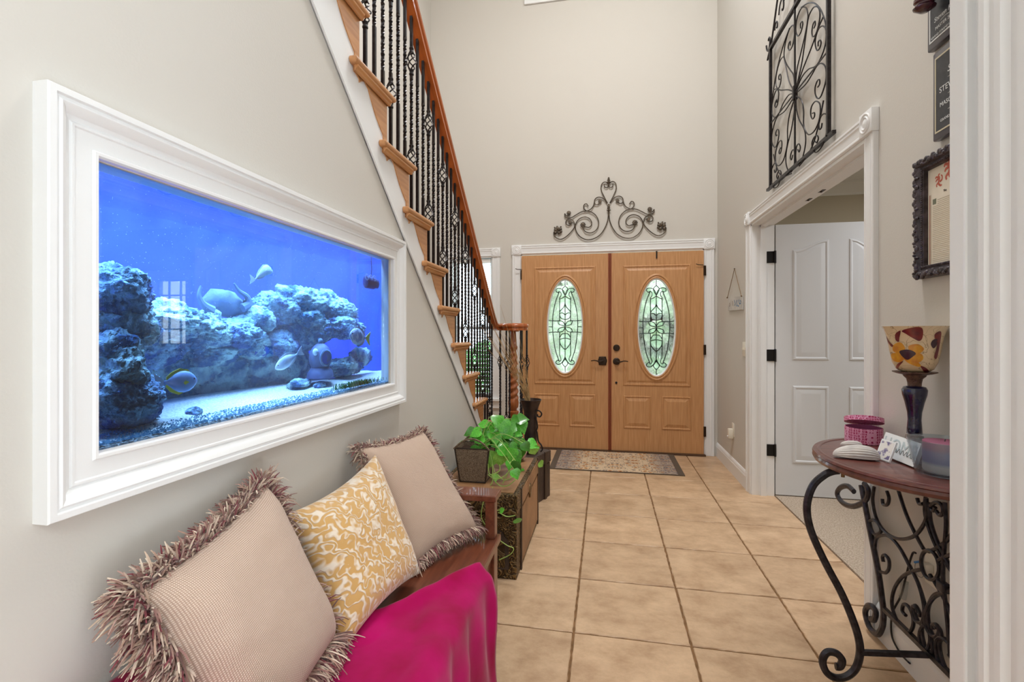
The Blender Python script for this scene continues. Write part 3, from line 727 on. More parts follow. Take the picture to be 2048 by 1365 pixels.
aq = thing('aquarium', 'long wall aquarium of glowing blue water in a wide white moulded frame', 'aquarium', (WALLX, 1.31, 0.92))
pl = lambda a, z, h: (WALLX + h, a, z)
mb = MB(); rectframe(mb, (.611, 2.014, .922, 1.635), [(0, 0), (0, .030), (.002, .033), (.012, .033), (.014, .028), (.018, .028), (.022, .031), (.030, .026), (.036, .017), (.044, .013), (.047, .016), (.051, .016), (.053, .013), (.056, .013), (.076, .014), (.081, .014), (.084, .018), (.089, .018), (.092, .013), (.092, -.012)], pl)
mb.build('frame', M['white'], aq, True, 25)
mb = MB(); mb.add([(GLX, .60, 1.0), (GLX, 2.06, 1.0), (GLX, 2.06, 1.56), (GLX, .60, 1.56)], [(0, 1, 2, 3)]); fg = mb.build('front_pane', M['waterfront'], aq)
if fg.data.polygons[0].normal.x < 0: fg.data.flip_normals()
TB = -1.40; TL, TR_ = .56, 2.07
mb = MB(); mb.box((TB - .01, TL, .99), (TB, TR_, 1.665)); mb.build('back_panel', M['tankback'], aq)
mb = MB(); mb.box((TB, TR_, .99), (GLX - .075, TR_ + .01, 1.665)); mb.build('end_panel', M['tankside'], aq)
mb = MB(); mb.box((TB, TL - .01, .99), (GLX - .075, TL, 1.665)); mb.build('end_panel', M['tankside'], aq)
mb = MB(); mb.box((TB, TL, .985), (GLX - .001, TR_, .995)); mb.build('tank_floor', M['tankside'], aq)
mb = MB(); mb.box((TB - .01, TL, 1.662), (GLX, TR_, 1.668)); mb.build('hood', M['white'], aq)
tl_ = area('aquarium_hood_light', (-1.19, 1.31, 1.655), .395, 74, (0.32, 0.56, 1.0), sy=1.44); tl_.parent = aq; tl_.location = Vector((-1.19, 1.31, 1.655)) - aq.location
# rippled water surface seen from below
M['watertop'] = thinglass('water_surface', (214, 236, 255), tir=True, rough=0.02)
mb = MB(); nx, ny = 14, 90; vs = []; fs = []
for i in range(nx + 1):
    for j in range(ny + 1):
        x = TB + (GLX - .01 - TB) * i / nx; y = TL + (TR_ - TL) * j / ny
        vs.append((x, y, 1.548 + .004 * noise.noise((x * 26, y * 18, 0)) + .002 * math.sin(y * 60 + x * 30)))
for i in range(nx):
    for j in range(ny): a = i * (ny + 1) + j; fs.append((a, a + 1, a + ny + 2, a + ny + 1))
mb.add(vs, fs); mb.build('water_surface', M['watertop'], aq, True, None)
# sand bed
mb = MB(); nx, ny = 40, 130; vs = []; fs = []
for i in range(nx + 1):
    for j in range(ny + 1):
        x = TB + (GLX - .002 - TB) * i / nx; y = TL + (TR_ - TL) * j / ny
        vs.append((x, y, 1.019 + .034 * min(1, 2.2 * (1 - i / nx)) + .008 * min(1, 4 * (1 - i / nx)) * noise.noise((x * 7, y * 5, 3)) + .0015 * noise.noise((x * 40, y * 40, 1))))
for i in range(nx):
    for j in range(ny): a = i * (ny + 1) + j; fs.append((a, a + 1, a + ny + 2, a + ny + 1))
b0 = len(vs); 
for j in range(ny + 1): vs.append((GLX - .002, TL + (TR_ - TL) * j / ny, .996))
for j in range(ny): a = nx * (ny + 1) + j; fs.append((a, a + 1, b0 + j + 1, b0 + j))
mb.add(vs, fs); so = mb.build('sand', M['sand'], None, True, None)
tag(so, 'bright white sand bed on the aquarium floor', 'sand', None, 'stuff')
# rocks
def rock(c, r, seed, mt, label, sub=5, amp=.34):
    bm = bmesh.new(); bmesh.ops.create_icosphere(bm, subdivisions=sub, radius=1)
    o3 = Vector((seed * 3.7, seed * 1.3, seed * 7.1))
    for v in bm.verts:
        p = v.co.copy(); q = p * 1.3 + o3
        d = amp * noise.noise(q) + amp * .62 * abs(noise.noise(q * 2.3)) + amp * .36 * (.5 - abs(noise.noise(q * 5.1))) + amp * .30 * noise.noise(q * 10) + amp * .22 * noise.noise(q * 21) + amp * .12 * noise.noise(q * 40)
        p *= 1 + d; v.co = Vector((c[0] + p.x * r[0], c[1] + p.y * r[1], c[2] + p.z * r[2]))
        v.co.x = min(max(v.co.x, TB + .004), GLX - .02); v.co.y = min(max(v.co.y, TL + .004), TR_ - .004)
    mb = MB(); mb.addbm(bm); o = mb.build('live_rock', mt, None, True, None)
    return tag(o, label, 'rock', 'rocks in the aquarium')
RK = [  # u, v, X, ry, rz, rx, label
    (222, 585, -1.08, .075, .055, .07, 'knobbly blue-lit rock at the top of the left aquarium column'),
    (232, 655, -1.10, .085, .06, .08, 'rock just under the top rock of the left aquarium column'),
    (215, 735, -1.05, .07, .07, .08, 'dark rock halfway down the left aquarium column'),
    (238, 800, -1.03, .085, .055, .07, 'broad rock at the foot of the left aquarium column'),
    (318, 640, -1.20, .10, .05, .08, 'flat-topped rock under the window reflection in the aquarium'),
    (398, 660, -1.22, .09, .05, .08, 'rock right of the window reflection below the horned skull'),
    (470, 668, -1.22, .10, .045, .08, 'rock shelf just below the horned skull ornament'),
    (350, 740, -1.30, .15, .09, .06, 'shadowed rock behind the yellow-finned tang'),
    (455, 745, -1.30, .15, .09, .06, 'shadowed low rock in the middle of the aquarium'),
    (548, 622, -1.24, .10, .055, .08, 'rounded boulder standing right of the horned skull'),
    (612, 606, -1.22, .13, .055, .08, 'highest rock ridge of the right aquarium reef'),
    (668, 622, -1.20, .13, .05, .08, 'rock at the right end of the highest aquarium ridge'),
    (588, 668, -1.26, .14, .055, .07, 'pitted rock under the right reef ridge'),
    (640, 662, -1.20, .10, .045, .07, 'round rock above the diver helmet'),
    (560, 735, -1.29, .17, .075, .06, 'low shadowed rock behind the pale slanting fish'),
    (690, 655, -1.14, .13, .04, .06, 'leaning rock slab beside the striped fish'),
    (690, 735, -1.14, .11, .035, .06, 'low rough rock right of the diver helmet'),
    (600, 768, -1.10, .05, .016, .03, 'small stone lying on the sand left of the helmet'),
    (640, 772, -1.05, .03, .014, .02, 'tiny teal stone on the sand before the helmet'),
    (500, 690, -1.21, .07, .04, .06, 'lumpy rock below the skull shelf'),
    (425, 705, -1.24, .08, .04, .06, 'mottled rock low between tang and skull'),
    (560, 690, -1.20, .08, .04, .05, 'rough rock above the pale slanting fish'),
    (622, 636, -1.17, .07, .032, .05, 'small bright knob on the right reef face'),
    (655, 600, -1.24, .06, .035, .05, 'pointed rock tip on the right reef crest'),
    (300, 690, -1.22, .08, .05, .05, 'grey rock between the left column and the window reflection'),
    (720, 715, -1.16, .08, .035, .04, 'crumbly rock near the right end above the sand'),
    (520, 640, -1.20, .05, .04, .05, 'rock knob wedged between skull and boulder'),
    (388, 826, -1.02, .02, .012, .02, 'little dark stone on the sand below the tang')]
for i, (u, v, X, ry, rz, rx, lb) in enumerate(RK):
    rock(oT(u, v, X), (rx, ry, rz), i + 1, M['rock'] if i % 3 else M['rock2'], lb, 5 if ry > .05 else 4)
# fish
M['fishgrey'] = mat('silver_blue_fish', (168, 186, 214), 0.35, col2=(120, 150, 200), nscale=14, lo=.3, hi=.7)
M['fishyel'] = mat('yellow_fin', (250, 226, 40), 0.5)
M['fishwhite'] = mat('white_fish', (240, 240, 236), 0.45, col2=(196, 210, 226), nscale=30)
M['fishstripe'] = mat('striped_fish', (236, 238, 240), 0.45, col2=(150, 170, 206), nscale=9, kind='wave', lo=.45, hi=.6, stretch=(6, 6, 0.6))
M['fishdark'] = mat('dark_blue_fish', (50, 70, 150), 0.45)
M['fishpurple'] = mat('purple_fish', (150, 70, 190), 0.45)
M['eye'] = mat('fish_eye', (12, 12, 16), 0.2)
def fish(label, c, Ln, Hh, Tk, yaw, roll, body, fin, tail, bend=0, finm=None):
    f = thing('fish', label, 'fish', c, 'fish in the aquarium')
    mtx = Matrix.Translation(c) @ Matrix.Rotation(yaw, 4, 'Z') @ Matrix.Rotation(roll, 4, 'Y')
    def bx(t): return Ln * (.5 - t)
    def bz(t): return bend * Ln * (t - .25) ** 2
    pf = [(0, .05), (.04, .30), (.12, .60), (.25, .88), (.4, 1), (.55, .95), (.7, .72), (.82, .42), (.92, .18), (1, .15)]
    mb = MB(); L = []
    for t, h in pf:
        L.append([(bx(t), Tk / 2 * math.sqrt(h) * h ** .3 * math.cos(2 * PI * k / 14), bz(t) + Hh / 2 * h * math.sin(2 * PI * k / 14)) for k in range(14)])
    mb.loops(L, True, True, True); mb.xf(mtx); mb.build('body', M[body], f, True, None)
    def plate(poly_, m, nm, y=0):
        k = MB(); k.prism(poly_, 'y', y - .0008, y + .0008); k.xf(mtx); k.build(nm, M[m], f)
    zt = bz(1.0)
    plate([(-Ln * .49, zt + Hh * .07), (-Ln * .62, zt + Hh * .24), (-Ln * .78, zt + Hh * .42), (-Ln * .72, zt), (-Ln * .78, zt - Hh * .42), (-Ln * .62, zt - Hh * .24), (-Ln * .49, zt - Hh * .07)], tail, 'tail_fin')
    top = [(bx(t), bz(t) + Hh * .5 * h * .96) for t, h in pf[3:9]]; 
    plate(top + [(bx(.93), bz(.93) + Hh * .22), (bx(.8), bz(.8) + Hh * .42), (bx(.55), bz(.55) + Hh * .60), (bx(.3), bz(.3) + Hh * .54)], fin, 'dorsal_fin')
    bot = [(bx(t), bz(t) - Hh * .5 * h * .96) for t, h in pf[4:9]]
    plate(bot + [(bx(.93), bz(.93) - Hh * .20), (bx(.8), bz(.8) - Hh * .42), (bx(.55), bz(.55) - Hh * .58)], fin, 'anal_fin')
    for s in (1, -1):
        plate([(bx(.3), -Hh * .02), (bx(.42), Hh * .05), (bx(.47), -Hh * .05), (bx(.42), -Hh * .14)], fin, 'pectoral_fin', s * Tk * .5)
        k = MB(); k.ball((bx(.13), s * Tk * .24, Hh * .12), Hh * .055, 8); k.xf(mtx); k.build('eye', M['eye'], f, True)
    return f
fish('silver-blue tang with yellow fins near the left front of the tank', oT(362, 764, -1.00), .082, .052, .02, PI / 2 - .15, .05, 'fishgrey', 'fishyel', 'fishwhite')
fish('pale slender fish slanting down before the low rocks', oT(573, 723, -1.04), .10, .040, .018, -PI / 2 - .2, .42, 'fishwhite', 'fishwhite', 'fishwhite')
fish('striped round fish with a yellow tail at the right end', oT(716, 674, -1.02), .125, .070, .02, -PI / 2, -.1, 'fishstripe', 'fishwhite', 'fishyel')
fish('white spotted fish with bent tail in the open blue water', oT(528, 540, -1.10), .075, .034, .02, PI / 2, -.05, 'fishwhite', 'fishwhite', 'fishwhite', -.75)
fish('small purple fish half hidden by the left rocks', oT(276, 704, -1.14), .04, .02, .01, PI / 2, 0, 'fishpurple', 'fishpurple', 'fishyel')
fish('dim blue fish hovering before the shadowed reef', oT(528, 702, -1.16), .05, .03, .012, PI / 2, 0, 'fishdark', 'fishdark', 'fishdark')
# horned skull ornament
M['bone'] = mat('resin_bone', (112, 130, 150), 0.8, col2=(76, 98, 126), nscale=18, bump=.4, bscale=30)
c = oT(452, 612, -1.24); sk = thing('horned_skull_ornament', 'horned skull ornament resting on the aquarium rocks', 'ornament', c)
mb = MB(); L = []
for t, r, dz in [(0, .012, .004), (.15, .034, .008), (.4, .042, .008), (.6, .036, .002), (.8, .024, -.016), (1, .012, -.04)]:
    L.append([(c.x + r * .8 * math.cos(2 * PI * k / 16) * (1 + .12 * math.sin(2.3 * k + 9 * t)), c.y - .08 + .19 * t + .004 * math.sin(3 * k), c.z + dz + r * math.sin(2 * PI * k / 16) * (1 + .16 * math.sin(1.7 * k + 11 * t))) for k in range(16)])
mb.loops(L, True, True, True); mb.build('cranium', M['bone'], sk, True, None)
for pts in ([(425, 622), (407, 610), (398, 592), (402, 572)], [(485, 617), (498, 608), (494, 594), (478, 582), (468, 567)]):
    mb = MB(); mb.tube(cat_rom([oT(u, v, -1.20) for u, v in pts], 6), .014, 8, taper=lambda t: 1.05 - .85 * t); mb.build('horn', M['bone'], sk, True)
for s in (-1, 1):
    mb = MB(); mb.ball((c.x + .026, c.y + .055, c.z + .004 + s * .012), .010, 8); mb.build('eye_socket', M['eye'], sk, True)
# diver helmet ornament
M['helmet'] = mat('dark_resin_helmet', (52, 58, 96), 0.6, col2=(90, 100, 130), nscale=14)
c = oT(641, 716, -1.08); hm = thing('diver_helmet_ornament', 'dark diving helmet ornament with a square visor on the sand', 'ornament', c)
mb = MB(); mb.ball(c, .052, 18, 0, (1, 1, 1)); mb.lathe([(.05, -.075), (.062, -.07), (.058, -.05), (.042, -.035)], c, 20); mb.build('shell', M['helmet'], hm, True, 60)
mb = MB(); mb.tube([(c.x + .046 * math.cos(a) * 0 + .044, c.y - .004 + .030 * math.cos(a), c.z + .026 * math.sin(a)) for a in [2 * PI * k / 20 for k in range(20)]], .006, 6, True); mb.build('visor_ring', M['bone'], hm, True)
mb = MB(); mb.lathe([(.0, .040), (.028, .041), (.028, .047), (.0, .052)], (c.x, c.y - .004, c.z), 16, 0, 'x'); mb.build('visor', M['fishdark'], hm, True)
mb = MB(); mb.ball((c.x + .02, c.y - .045, c.z + .022), .013, 10); mb.build('lamp', M['fishwhite'], hm, True)
mb = MB(); mb.ball((c.x, c.y, c.z + .058), .012, 10); mb.build('valve', M['bone'], hm, True)
# powerhead pump
M['pump'] = mat('black_pump_plastic', (24, 34, 84), 0.5)
c = oT(742, 566, -1.02); pm = thing('circulation_pump', 'dark circulation pump hanging at the right end of the tank', 'pump', c)
mb = MB(); mb.lathe([(.018, -.05), (.026, -.045), (.026, .02), (.020, .04), (.020, .055)], c, 16, 0, 'y'); mb.build('housing', M['pump'], pm, True, 40)
mb = MB(); mb.tube([(c.x, c.y, c.z + .025), (c.x - .005, c.y + .01, c.z + .06), (c.x - .02, c.y + .012, 1.60)], .003, 6); mb.build('cable', M['pump'], pm, True)
for k in range(3):
    mb = MB(); mb.tube([(c.x + .02 + .006 * math.cos(a), c.y - .05 + .03 * k + .009 * math.cos(a), c.z + .018 + .012 * math.sin(a)) for a in [2 * PI * q / 12 for q in range(12)]], .0014, 5, True); mb.build('clip', M['fishwhite'], pm, True)
# bluish gravel lying against the glass
M['gravel'] = mat('teal_gravel', (150, 190, 200), .9, col2=(70, 120, 140), nscale=90)
mb = MB(); rnd = random.Random(8)
for k in range(5200):
    y = rnd.uniform(.62, 2.03); q = rnd.random(); x = GLX - .004 - .075 * q * q; z = 1.019 + .030 * min(1, 2.2 * (GLX - x) / .49) + .002; r = rnd.uniform(.0012, .0030)
    mb.add([(x + r, y, z), (x - r, y + r, z), (x - r, y - r, z), (x, y, z + r * 1.3)], [(0, 1, 3), (1, 2, 3), (2, 0, 3)])
tag(mb.build('gravel', M['gravel']), 'teal gravel strewn along the front glass of the tank', 'gravel', None, 'stuff')
# water haze
m = bpy.data.materials.new('water_haze'); m.use_nodes = True; nt = m.node_tree
for n in list(nt.nodes):
    if n.type == 'BSDF_PRINCIPLED': nt.nodes.remove(n)
vsn = nt.nodes.new('ShaderNodeVolumeScatter'); vsn.inputs['Color'].default_value = (.55, .75, 1, 1); vsn.inputs['Density'].default_value = .26; vsn.inputs['Anisotropy'].default_value = .2
nt.links.new(vsn.outputs[0], [n for n in nt.nodes if n.type == 'OUTPUT_MATERIAL'][0].inputs['Volume']); M['haze'] = m
mb = MB(); mb.box((TB + .002, TL + .002, 1.0), (GLX - .003, TR_ - .002, 1.545)); mb.build('water', M['haze'], aq)
# algae tuft
M['algae'] = mat('green_algae', (36, 120, 40), 0.9, col2=(20, 80, 40), nscale=60)
mb = MB(); rnd = random.Random(5); c0 = oT(715, 768, -.935)
for k in range(420):
    x = rnd.uniform(-.95, GLX - .006); y = c0.y + rnd.gauss(0, .07); z = 1.03
    mb.tube([(x, y, z), (x + rnd.uniform(-.004, .004), y + rnd.uniform(-.008, .008), z + rnd.uniform(.008, .022))], .0014, 3)
tag(mb.build('algae', M['algae']), 'green algae tuft against the glass on the sand', 'algae', None, 'stuff')
# fine suspended bubbles
mb = MB(); 
for k in range(1500):
    x = rnd.uniform(-1.37, -.93); y = rnd.uniform(.62, 2.03); z = rnd.uniform(1.16, 1.53); r = rnd.uniform(.0005, .0011)
    mb.add([(x + r, y, z), (x - r, y, z), (x, y + r, z), (x, y - r, z), (x, y, z + r), (x, y, z - r)], [(0, 2, 4), (2, 1, 4), (1, 3, 4), (3, 0, 4), (2, 0, 5), (1, 2, 5), (3, 1, 5), (0, 3, 5)])
tag(mb.build('bubbles', M['fishwhite']), 'fine white bubbles drifting through the tank water', 'bubbles', None, 'stuff')
# ---------------------------------------------------------------- bench
SEAT = 0.40
bn = thing('storage_bench', 'dark cherry wood bench under the aquarium', 'bench', (-0.66, 1.32, 0))
mb = MB(); mb.bbox((-.885, .70, SEAT - .03), (-.425, 1.94, SEAT), .004); mb.build('seat', M['bench'], bn)
for y in (.70, 1.872):
    for x in (-.885, -.49):
        mb = MB(); mb.bbox((x, y, 0), (x + .052, y + .06, SEAT - .03), .003); mb.build('leg', M['bench'], bn)
    for x in (-.885, -.478):
        mb = MB(); mb.bbox((x, y + .008, SEAT), (x + .04, y + .055, .555), .003); mb.build('arm_post', M['bench'], bn)
    mb = MB(); mb.bbox((-.89, y - .012, .555), (-.428, y + .088, .580), .004); mb.build('armrest', M['bench'], bn)
    mb = MB(); mb.box((-.84, y + .02, .10), (-.49, y + .04, SEAT - .03)); mb.build('end_panel', M['bench'], bn)
mb = MB(); mb.box((-.465, .75, .12), (-.452, 1.875, SEAT - .03)); mb.build('front_panel', M['bench'], bn)
mb = MB(); mb.bbox((-.468, .75, .09), (-.444, 1.875, .15), .003); mb.build('front_rail', M['bench'], bn)
mb = MB(); mb.bbox((-.468, .75, SEAT - .07), (-.444, 1.875, SEAT - .03), .003); mb.build('front_rail', M['bench'], bn)
for y in (1.07, 1.45): mb = MB(); mb.bbox((-.468, y, .14), (-.446, y + .05, SEAT - .06), .003); mb.build('stile', M['bench'], bn)
# ---------------------------------------------------------------- magenta throw
def throw():
    mb = MB(); NU, NV = 96, 110; vs = []; fs = []
    # v: 0 wall side -> 1 floor side; path: flat on seat from X=-.86 to -.42 then down
    flat = .46; drop = .37
    for i in range(NV + 1):
        t = i / NV; s = t * (flat + drop)
        # far edge of the cloth along Y
        if s < flat: x = -.885 + s; yfar = 1.02 + .60 * (s / flat) ** 1.25
        else: x = -.425; yfar = 1.62 - .03 * (s - flat) / drop
        for j in range(NU + 1):
            w = j / NU; y = .60 + (yfar - .60) * w
            if s < flat - .02: X = x; Z = SEAT + .006
            else:
                q = (s - flat + .02) / .05
                if q < 1: a = q * PI / 2; X = -.445 + .035 * math.sin(a); Z = SEAT + .006 - .035 * (1 - math.cos(a))
                else: X = -.410 + .02 * (q - 1) * .05; Z = SEAT - .029 - (s - flat + .02 - .05)
            fold = .020 * noise.noise((X * 6, y * 4 + X * 5, 1.5)) + .010 * noise.noise((X * 12, y * 9, 4))
            if s < flat:
                lift = .020 * math.exp(-((yfar - y) / .05) ** 2) + max(0, fold)
                arm = 1 / (1 + math.exp((y - .80) / .014)); topx = 1
                Z = Z + lift * 1.0 + arm * .185
            else:
                arm = 1 / (1 + math.exp((y - .80) / .014))
                X += .012 * (1 + math.sin(y * 34 + 2.5 * noise.noise((y * 4, Z * 2, 0)))) * min(1, (s - flat) / .12) + abs(fold)
                Z += arm * .185 * max(0, 1 - (s - flat) / .2)
                X += .02 * math.exp(-((yfar - y) / .03) ** 2) * min(1, (s - flat + .02) / .1)
            vs.append((X, y, max(Z, .02)))
    for i in range(NV):
        for j in range(NU): a = i * (NU + 1) + j; fs.append((a, a + 1, a + NU + 2, a + NU + 1))
    mb.add(vs, fs); o = mb.build('throw_blanket', M['velvet'], None, True, None)
    md = o.modifiers.new('thickness', 'SOLIDIFY'); md.thickness = .006; md.offset = 1
    return o
tag(throw(), 'bright magenta velvet throw draped over the dark bench', 'blanket')
# ---------------------------------------------------------------- cushions
def weave(name, c1, c2, sc):
    m = mat(name, c1, .9, sheen=.2, spec=.1); nt = m.node_tree; N = nt.nodes; L = nt.links; b = N['Principled BSDF']
    tc = N.new('ShaderNodeTexCoord'); uv = tc.outputs['UV']
    w1 = N.new('ShaderNodeTexWave'); w1.inputs['Scale'].default_value = sc; w1.bands_direction = 'X'; w1.inputs['Distortion'].default_value = .6
    w2 = N.new('ShaderNodeTexWave'); w2.inputs['Scale'].default_value = sc; w2.bands_direction = 'Y'; w2.inputs['Distortion'].default_value = .6
    for w in (w1, w2): L.new(uv, w.inputs['Vector'])
    mu = N.new('ShaderNodeMath'); mu.operation = 'MULTIPLY'; L.new(w1.outputs['Fac'], mu.inputs[0]); L.new(w2.outputs['Fac'], mu.inputs[1])
    cr = N.new('ShaderNodeValToRGB'); cr.color_ramp.elements[0].color = lin(c2); cr.color_ramp.elements[1].color = lin(c1); cr.color_ramp.elements[1].position = .5
    L.new(mu.outputs[0], cr.inputs['Fac']); L.new(cr.outputs['Color'], b.inputs['Base Color'])
    bp = N.new('ShaderNodeBump'); bp.inputs['Strength'].default_value = .5; bp.inputs['Distance'].default_value = .002; L.new(mu.outputs[0], bp.inputs['Height']); L.new(bp.outputs['Normal'], b.inputs['Normal'])
    return m
M['weave'] = weave('tan_basket_weave', (222, 202, 186), (172, 145, 128), 17)
M['weave2'] = weave('tan_ribbed_weave', (220, 198, 180), (180, 152, 134), 22)
def damask():
    m = mat('gold_damask', (206, 160, 84), .55, sheen=.6, spec=.25); nt = m.node_tree; N = nt.nodes; L = nt.links; b = N['Principled BSDF']
    tc = N.new('ShaderNodeTexCoord'); nz = N.new('ShaderNodeTexNoise'); nz.inputs['Scale'].default_value = 5; nz.inputs['Detail'].default_value = 1
    L.new(tc.outputs['UV'], nz.inputs['Vector'])
    mx = N.new('ShaderNodeMixRGB'); mx.blend_type = 'LINEAR_LIGHT'; mx.inputs[0].default_value = .22; mp0 = N.new('ShaderNodeMapping'); mp0.inputs['Location'].default_value = (4.3, 2.9, 0); L.new(tc.outputs['UV'], mp0.inputs[0]); L.new(mp0.outputs[0], mx.inputs[1]); L.new(nz.outputs['Color'], mx.inputs[2])
    wv = N.new('ShaderNodeTexWave'); wv.wave_type = 'RINGS'; wv.rings_direction = 'Z'; wv.inputs['Scale'].default_value = 2.4; wv.inputs['Distortion'].default_value = 8; wv.inputs['Detail'].default_value = 0; wv.inputs['Detail Scale'].default_value = 2.2
    L.new(mx.outputs[0], wv.inputs['Vector'])
    n2 = N.new('ShaderNodeTexNoise'); n2.inputs['Scale'].default_value = 9; n2.inputs['Detail'].default_value = 1; L.new(tc.outputs['UV'], n2.inputs['Vector'])
    mu = N.new('ShaderNodeMath'); mu.operation = 'MULTIPLY'; L.new(wv.outputs['Fac'], mu.inputs[0]); L.new(n2.outputs['Fac'], mu.inputs[1])
    cr = N.new('ShaderNodeValToRGB'); e = cr.color_ramp.elements; e[0].position = .20; e[1].position = .52; e[0].color = lin((204, 160, 96)); e[1].color = lin((232, 218, 200))
    L.new(mu.outputs[0], cr.inputs['Fac']); L.new(cr.outputs['Color'], b.inputs['Base Color'])
    bp = N.new('ShaderNodeBump'); bp.inputs['Strength'].default_value = .8; bp.inputs['Distance'].default_value = .006; L.new(cr.outputs['Color'], bp.inputs['Height']); L.new(bp.outputs['Normal'], b.inputs['Normal'])
    return m
M['damask'] = damask()
def attrmat(name):
    m = mat(name, (150, 120, 110), .85, sheen=.3, spec=.1); N = m.node_tree.nodes
    a = N.new('ShaderNodeVertexColor'); a.layer_name = 'tint'; m.node_tree.links.new(a.outputs['Color'], N['Principled BSDF'].inputs['Base Color']); return m
M['fringe'] = attrmat('mixed_yarn_fringe')
def cushion(label, TLc, TRc, BRc, BLc, thick, mt, fringe=None, seed=0, sag=.10, thin=None):
    A = [Vector(q) for q in (TLc, TRc, BRc, BLc)]
    ctr = sum(A, Vector()) / 4; base = Vector((ctr.x, ctr.y, min(q.z for q in A)))
    nrm = (A[1] - A[0]).cross(A[3] - A[0]).normalized()
    if nrm.x < 0: nrm = -nrm
    th = thing('cushion', label, 'cushion', base, 'cushions on the bench')
    N = 36
    def P(u, v):
        uu = u * (1 - sag * (1 - v * v)); vv = v * (1 - sag * (1 - u * u))
        a, b = (uu + 1) / 2, (vv + 1) / 2
        return (A[3] * (1 - a) + A[2] * a) * (1 - b) + (A[0] * (1 - a) + A[1] * a) * b
    def T(u, v):
        return thick / 2 * ((1 - u ** 4) * (1 - v ** 4)) ** .55 * (1 + .10 * noise.noise((u * 1.7 + seed, v * 1.7, seed)) + .04 * noise.noise((u * 5 + seed, v * 5, seed)))
    me = bpy.data.meshes.new('cover'); vs = []; fs = []; uvs = []
    for s in (1, -1):
        k = len(vs)
        for i in range(N + 1):
            for j in range(N + 1):
                u, v = -1 + 2 * i / N, -1 + 2 * j / N
                u = math.sin(u * PI / 2); v = math.sin(v * PI / 2)
                vs.append(P(u, v) + nrm * s * T(u, v) - base); uvs.append((u, v))
        for i in range(N):
            for j in range(N):
                a = k + i * (N + 1) + j; q = (a, a + N + 1, a + N + 2, a + 1)
                fs.append(q if s > 0 else q[::-1])
    me.from_pydata([tuple(v) for v in vs], [], fs); uvl = me.uv_layers.new(name='UVMap')
    for l in me.loops: uvl.data[l.index].uv = uvs[l.vertex_index]
    me.polygons.foreach_set('use_smooth', [True] * len(me.polygons)); me.materials.append(mt)
    bm = bmesh.new(); bm.from_mesh(me); bmesh.ops.remove_doubles(bm, verts=bm.verts, dist=1e-5); bmesh.ops.recalc_face_normals(bm, faces=bm.faces[:]); bm.to_mesh(me); bm.free()
    o = bpy.data.objects.new('cover', me); COL.objects.link(o); o.parent = th
    if fringe:
        n, ln = fringe; rg = random.Random(seed); vs = []; fs = []; cols = []
        pal = [lin(c) for c in ((196, 172, 152), (222, 204, 184), (150, 116, 106), (128, 62, 70), (170, 138, 122), (116, 86, 80), (198, 176, 160), (146, 108, 102), (168, 136, 126))]
        for q in range(n):
            e = rg.randrange(4); t = rg.uniform(-1, 1)
            if e == thin and t < .55 and rg.random() > .12: continue
            u, v = ((t, 1), (1, t), (t, -1), (-1, t))[e]
            p = P(u, v); out = P(u * 1.05, v * 1.05) - P(u, v)
            out = (P(u, v) - P(u * .8, v * .8)).normalized()
            along = (P(min(1, u + .05), v) - P(max(-1, u - .05), v)).normalized() if e in (0, 2) else (P(u, min(1, v + .05)) - P(u, max(-1, v - .05))).normalized()
            d = (out * rg.uniform(.5, 1.1) + along * rg.gauss(0, .55) + nrm * rg.gauss(.15, .55)).normalized()
            l = ln * rg.uniform(.6, 1.25); p = p - out * .010 + nrm * rg.uniform(-.010, .014)
            grav = Vector((0, 0, -1)) * l * rg.uniform(.1, .55)
            pts = [p, p + d * l * .4 + grav * .1, p + d * l * .75 + grav * .45, p + d * l + grav]
            r = .0021; c = rg.choice(pal); k = len(vs); sd = d.orthogonal().normalized(); s2 = d.cross(sd)
            for ii, pp in enumerate(pts):
                rr = r * (1.0, 1.0, .9, .5)[ii]
                for a in range(3): vs.append(pp + (sd * math.cos(a * 2.094) + s2 * math.sin(a * 2.094)) * rr - base); cols.append(c)
            for ii in range(3):
                for a in range(3): b = (a + 1) % 3; fs.append((k + ii * 3 + a, k + ii * 3 + b, k + ii * 3 + 3 + b, k + ii * 3 + 3 + a))
        me = bpy.data.meshes.new('fringe'); me.from_pydata([tuple(v) for v in vs], [], fs); me.materials.append(M['fringe'])
        ca = me.color_attributes.new('tint', 'FLOAT_COLOR', 'POINT'); ca.data.foreach_set('color', [x for c in cols for x in c])
        fo = bpy.data.objects.new('fringe', me); COL.objects.link(fo); fo.parent = th; fo['kind'] = 'stuff'
    return th
cushion('large tan woven cushion with thick yarn fringe at the near end of the bench', (-.835, .71, .765), (-.865, 1.085, .85), (-.685, 1.125, .45), (-.63, .71, .40), .20, M['weave'], (7000, .060), 1, .10, 1)
cushion('gold and silver damask cushion without fringe between the two tan cushions', (-.855, 1.17, .735), (-.80, 1.575, .80), (-.60, 1.49, .44), (-.67, 1.12, .40), .15, M['damask'], None, 2, .12)
cushion('tan fringed cushion leaning by the bench arm next to the plant', (-.87, 1.565, .825), (-.755, 1.90, .825), (-.505, 1.87, .445), (-.66, 1.56, .42), .12, M['weave2'], (4200, .036), 3)
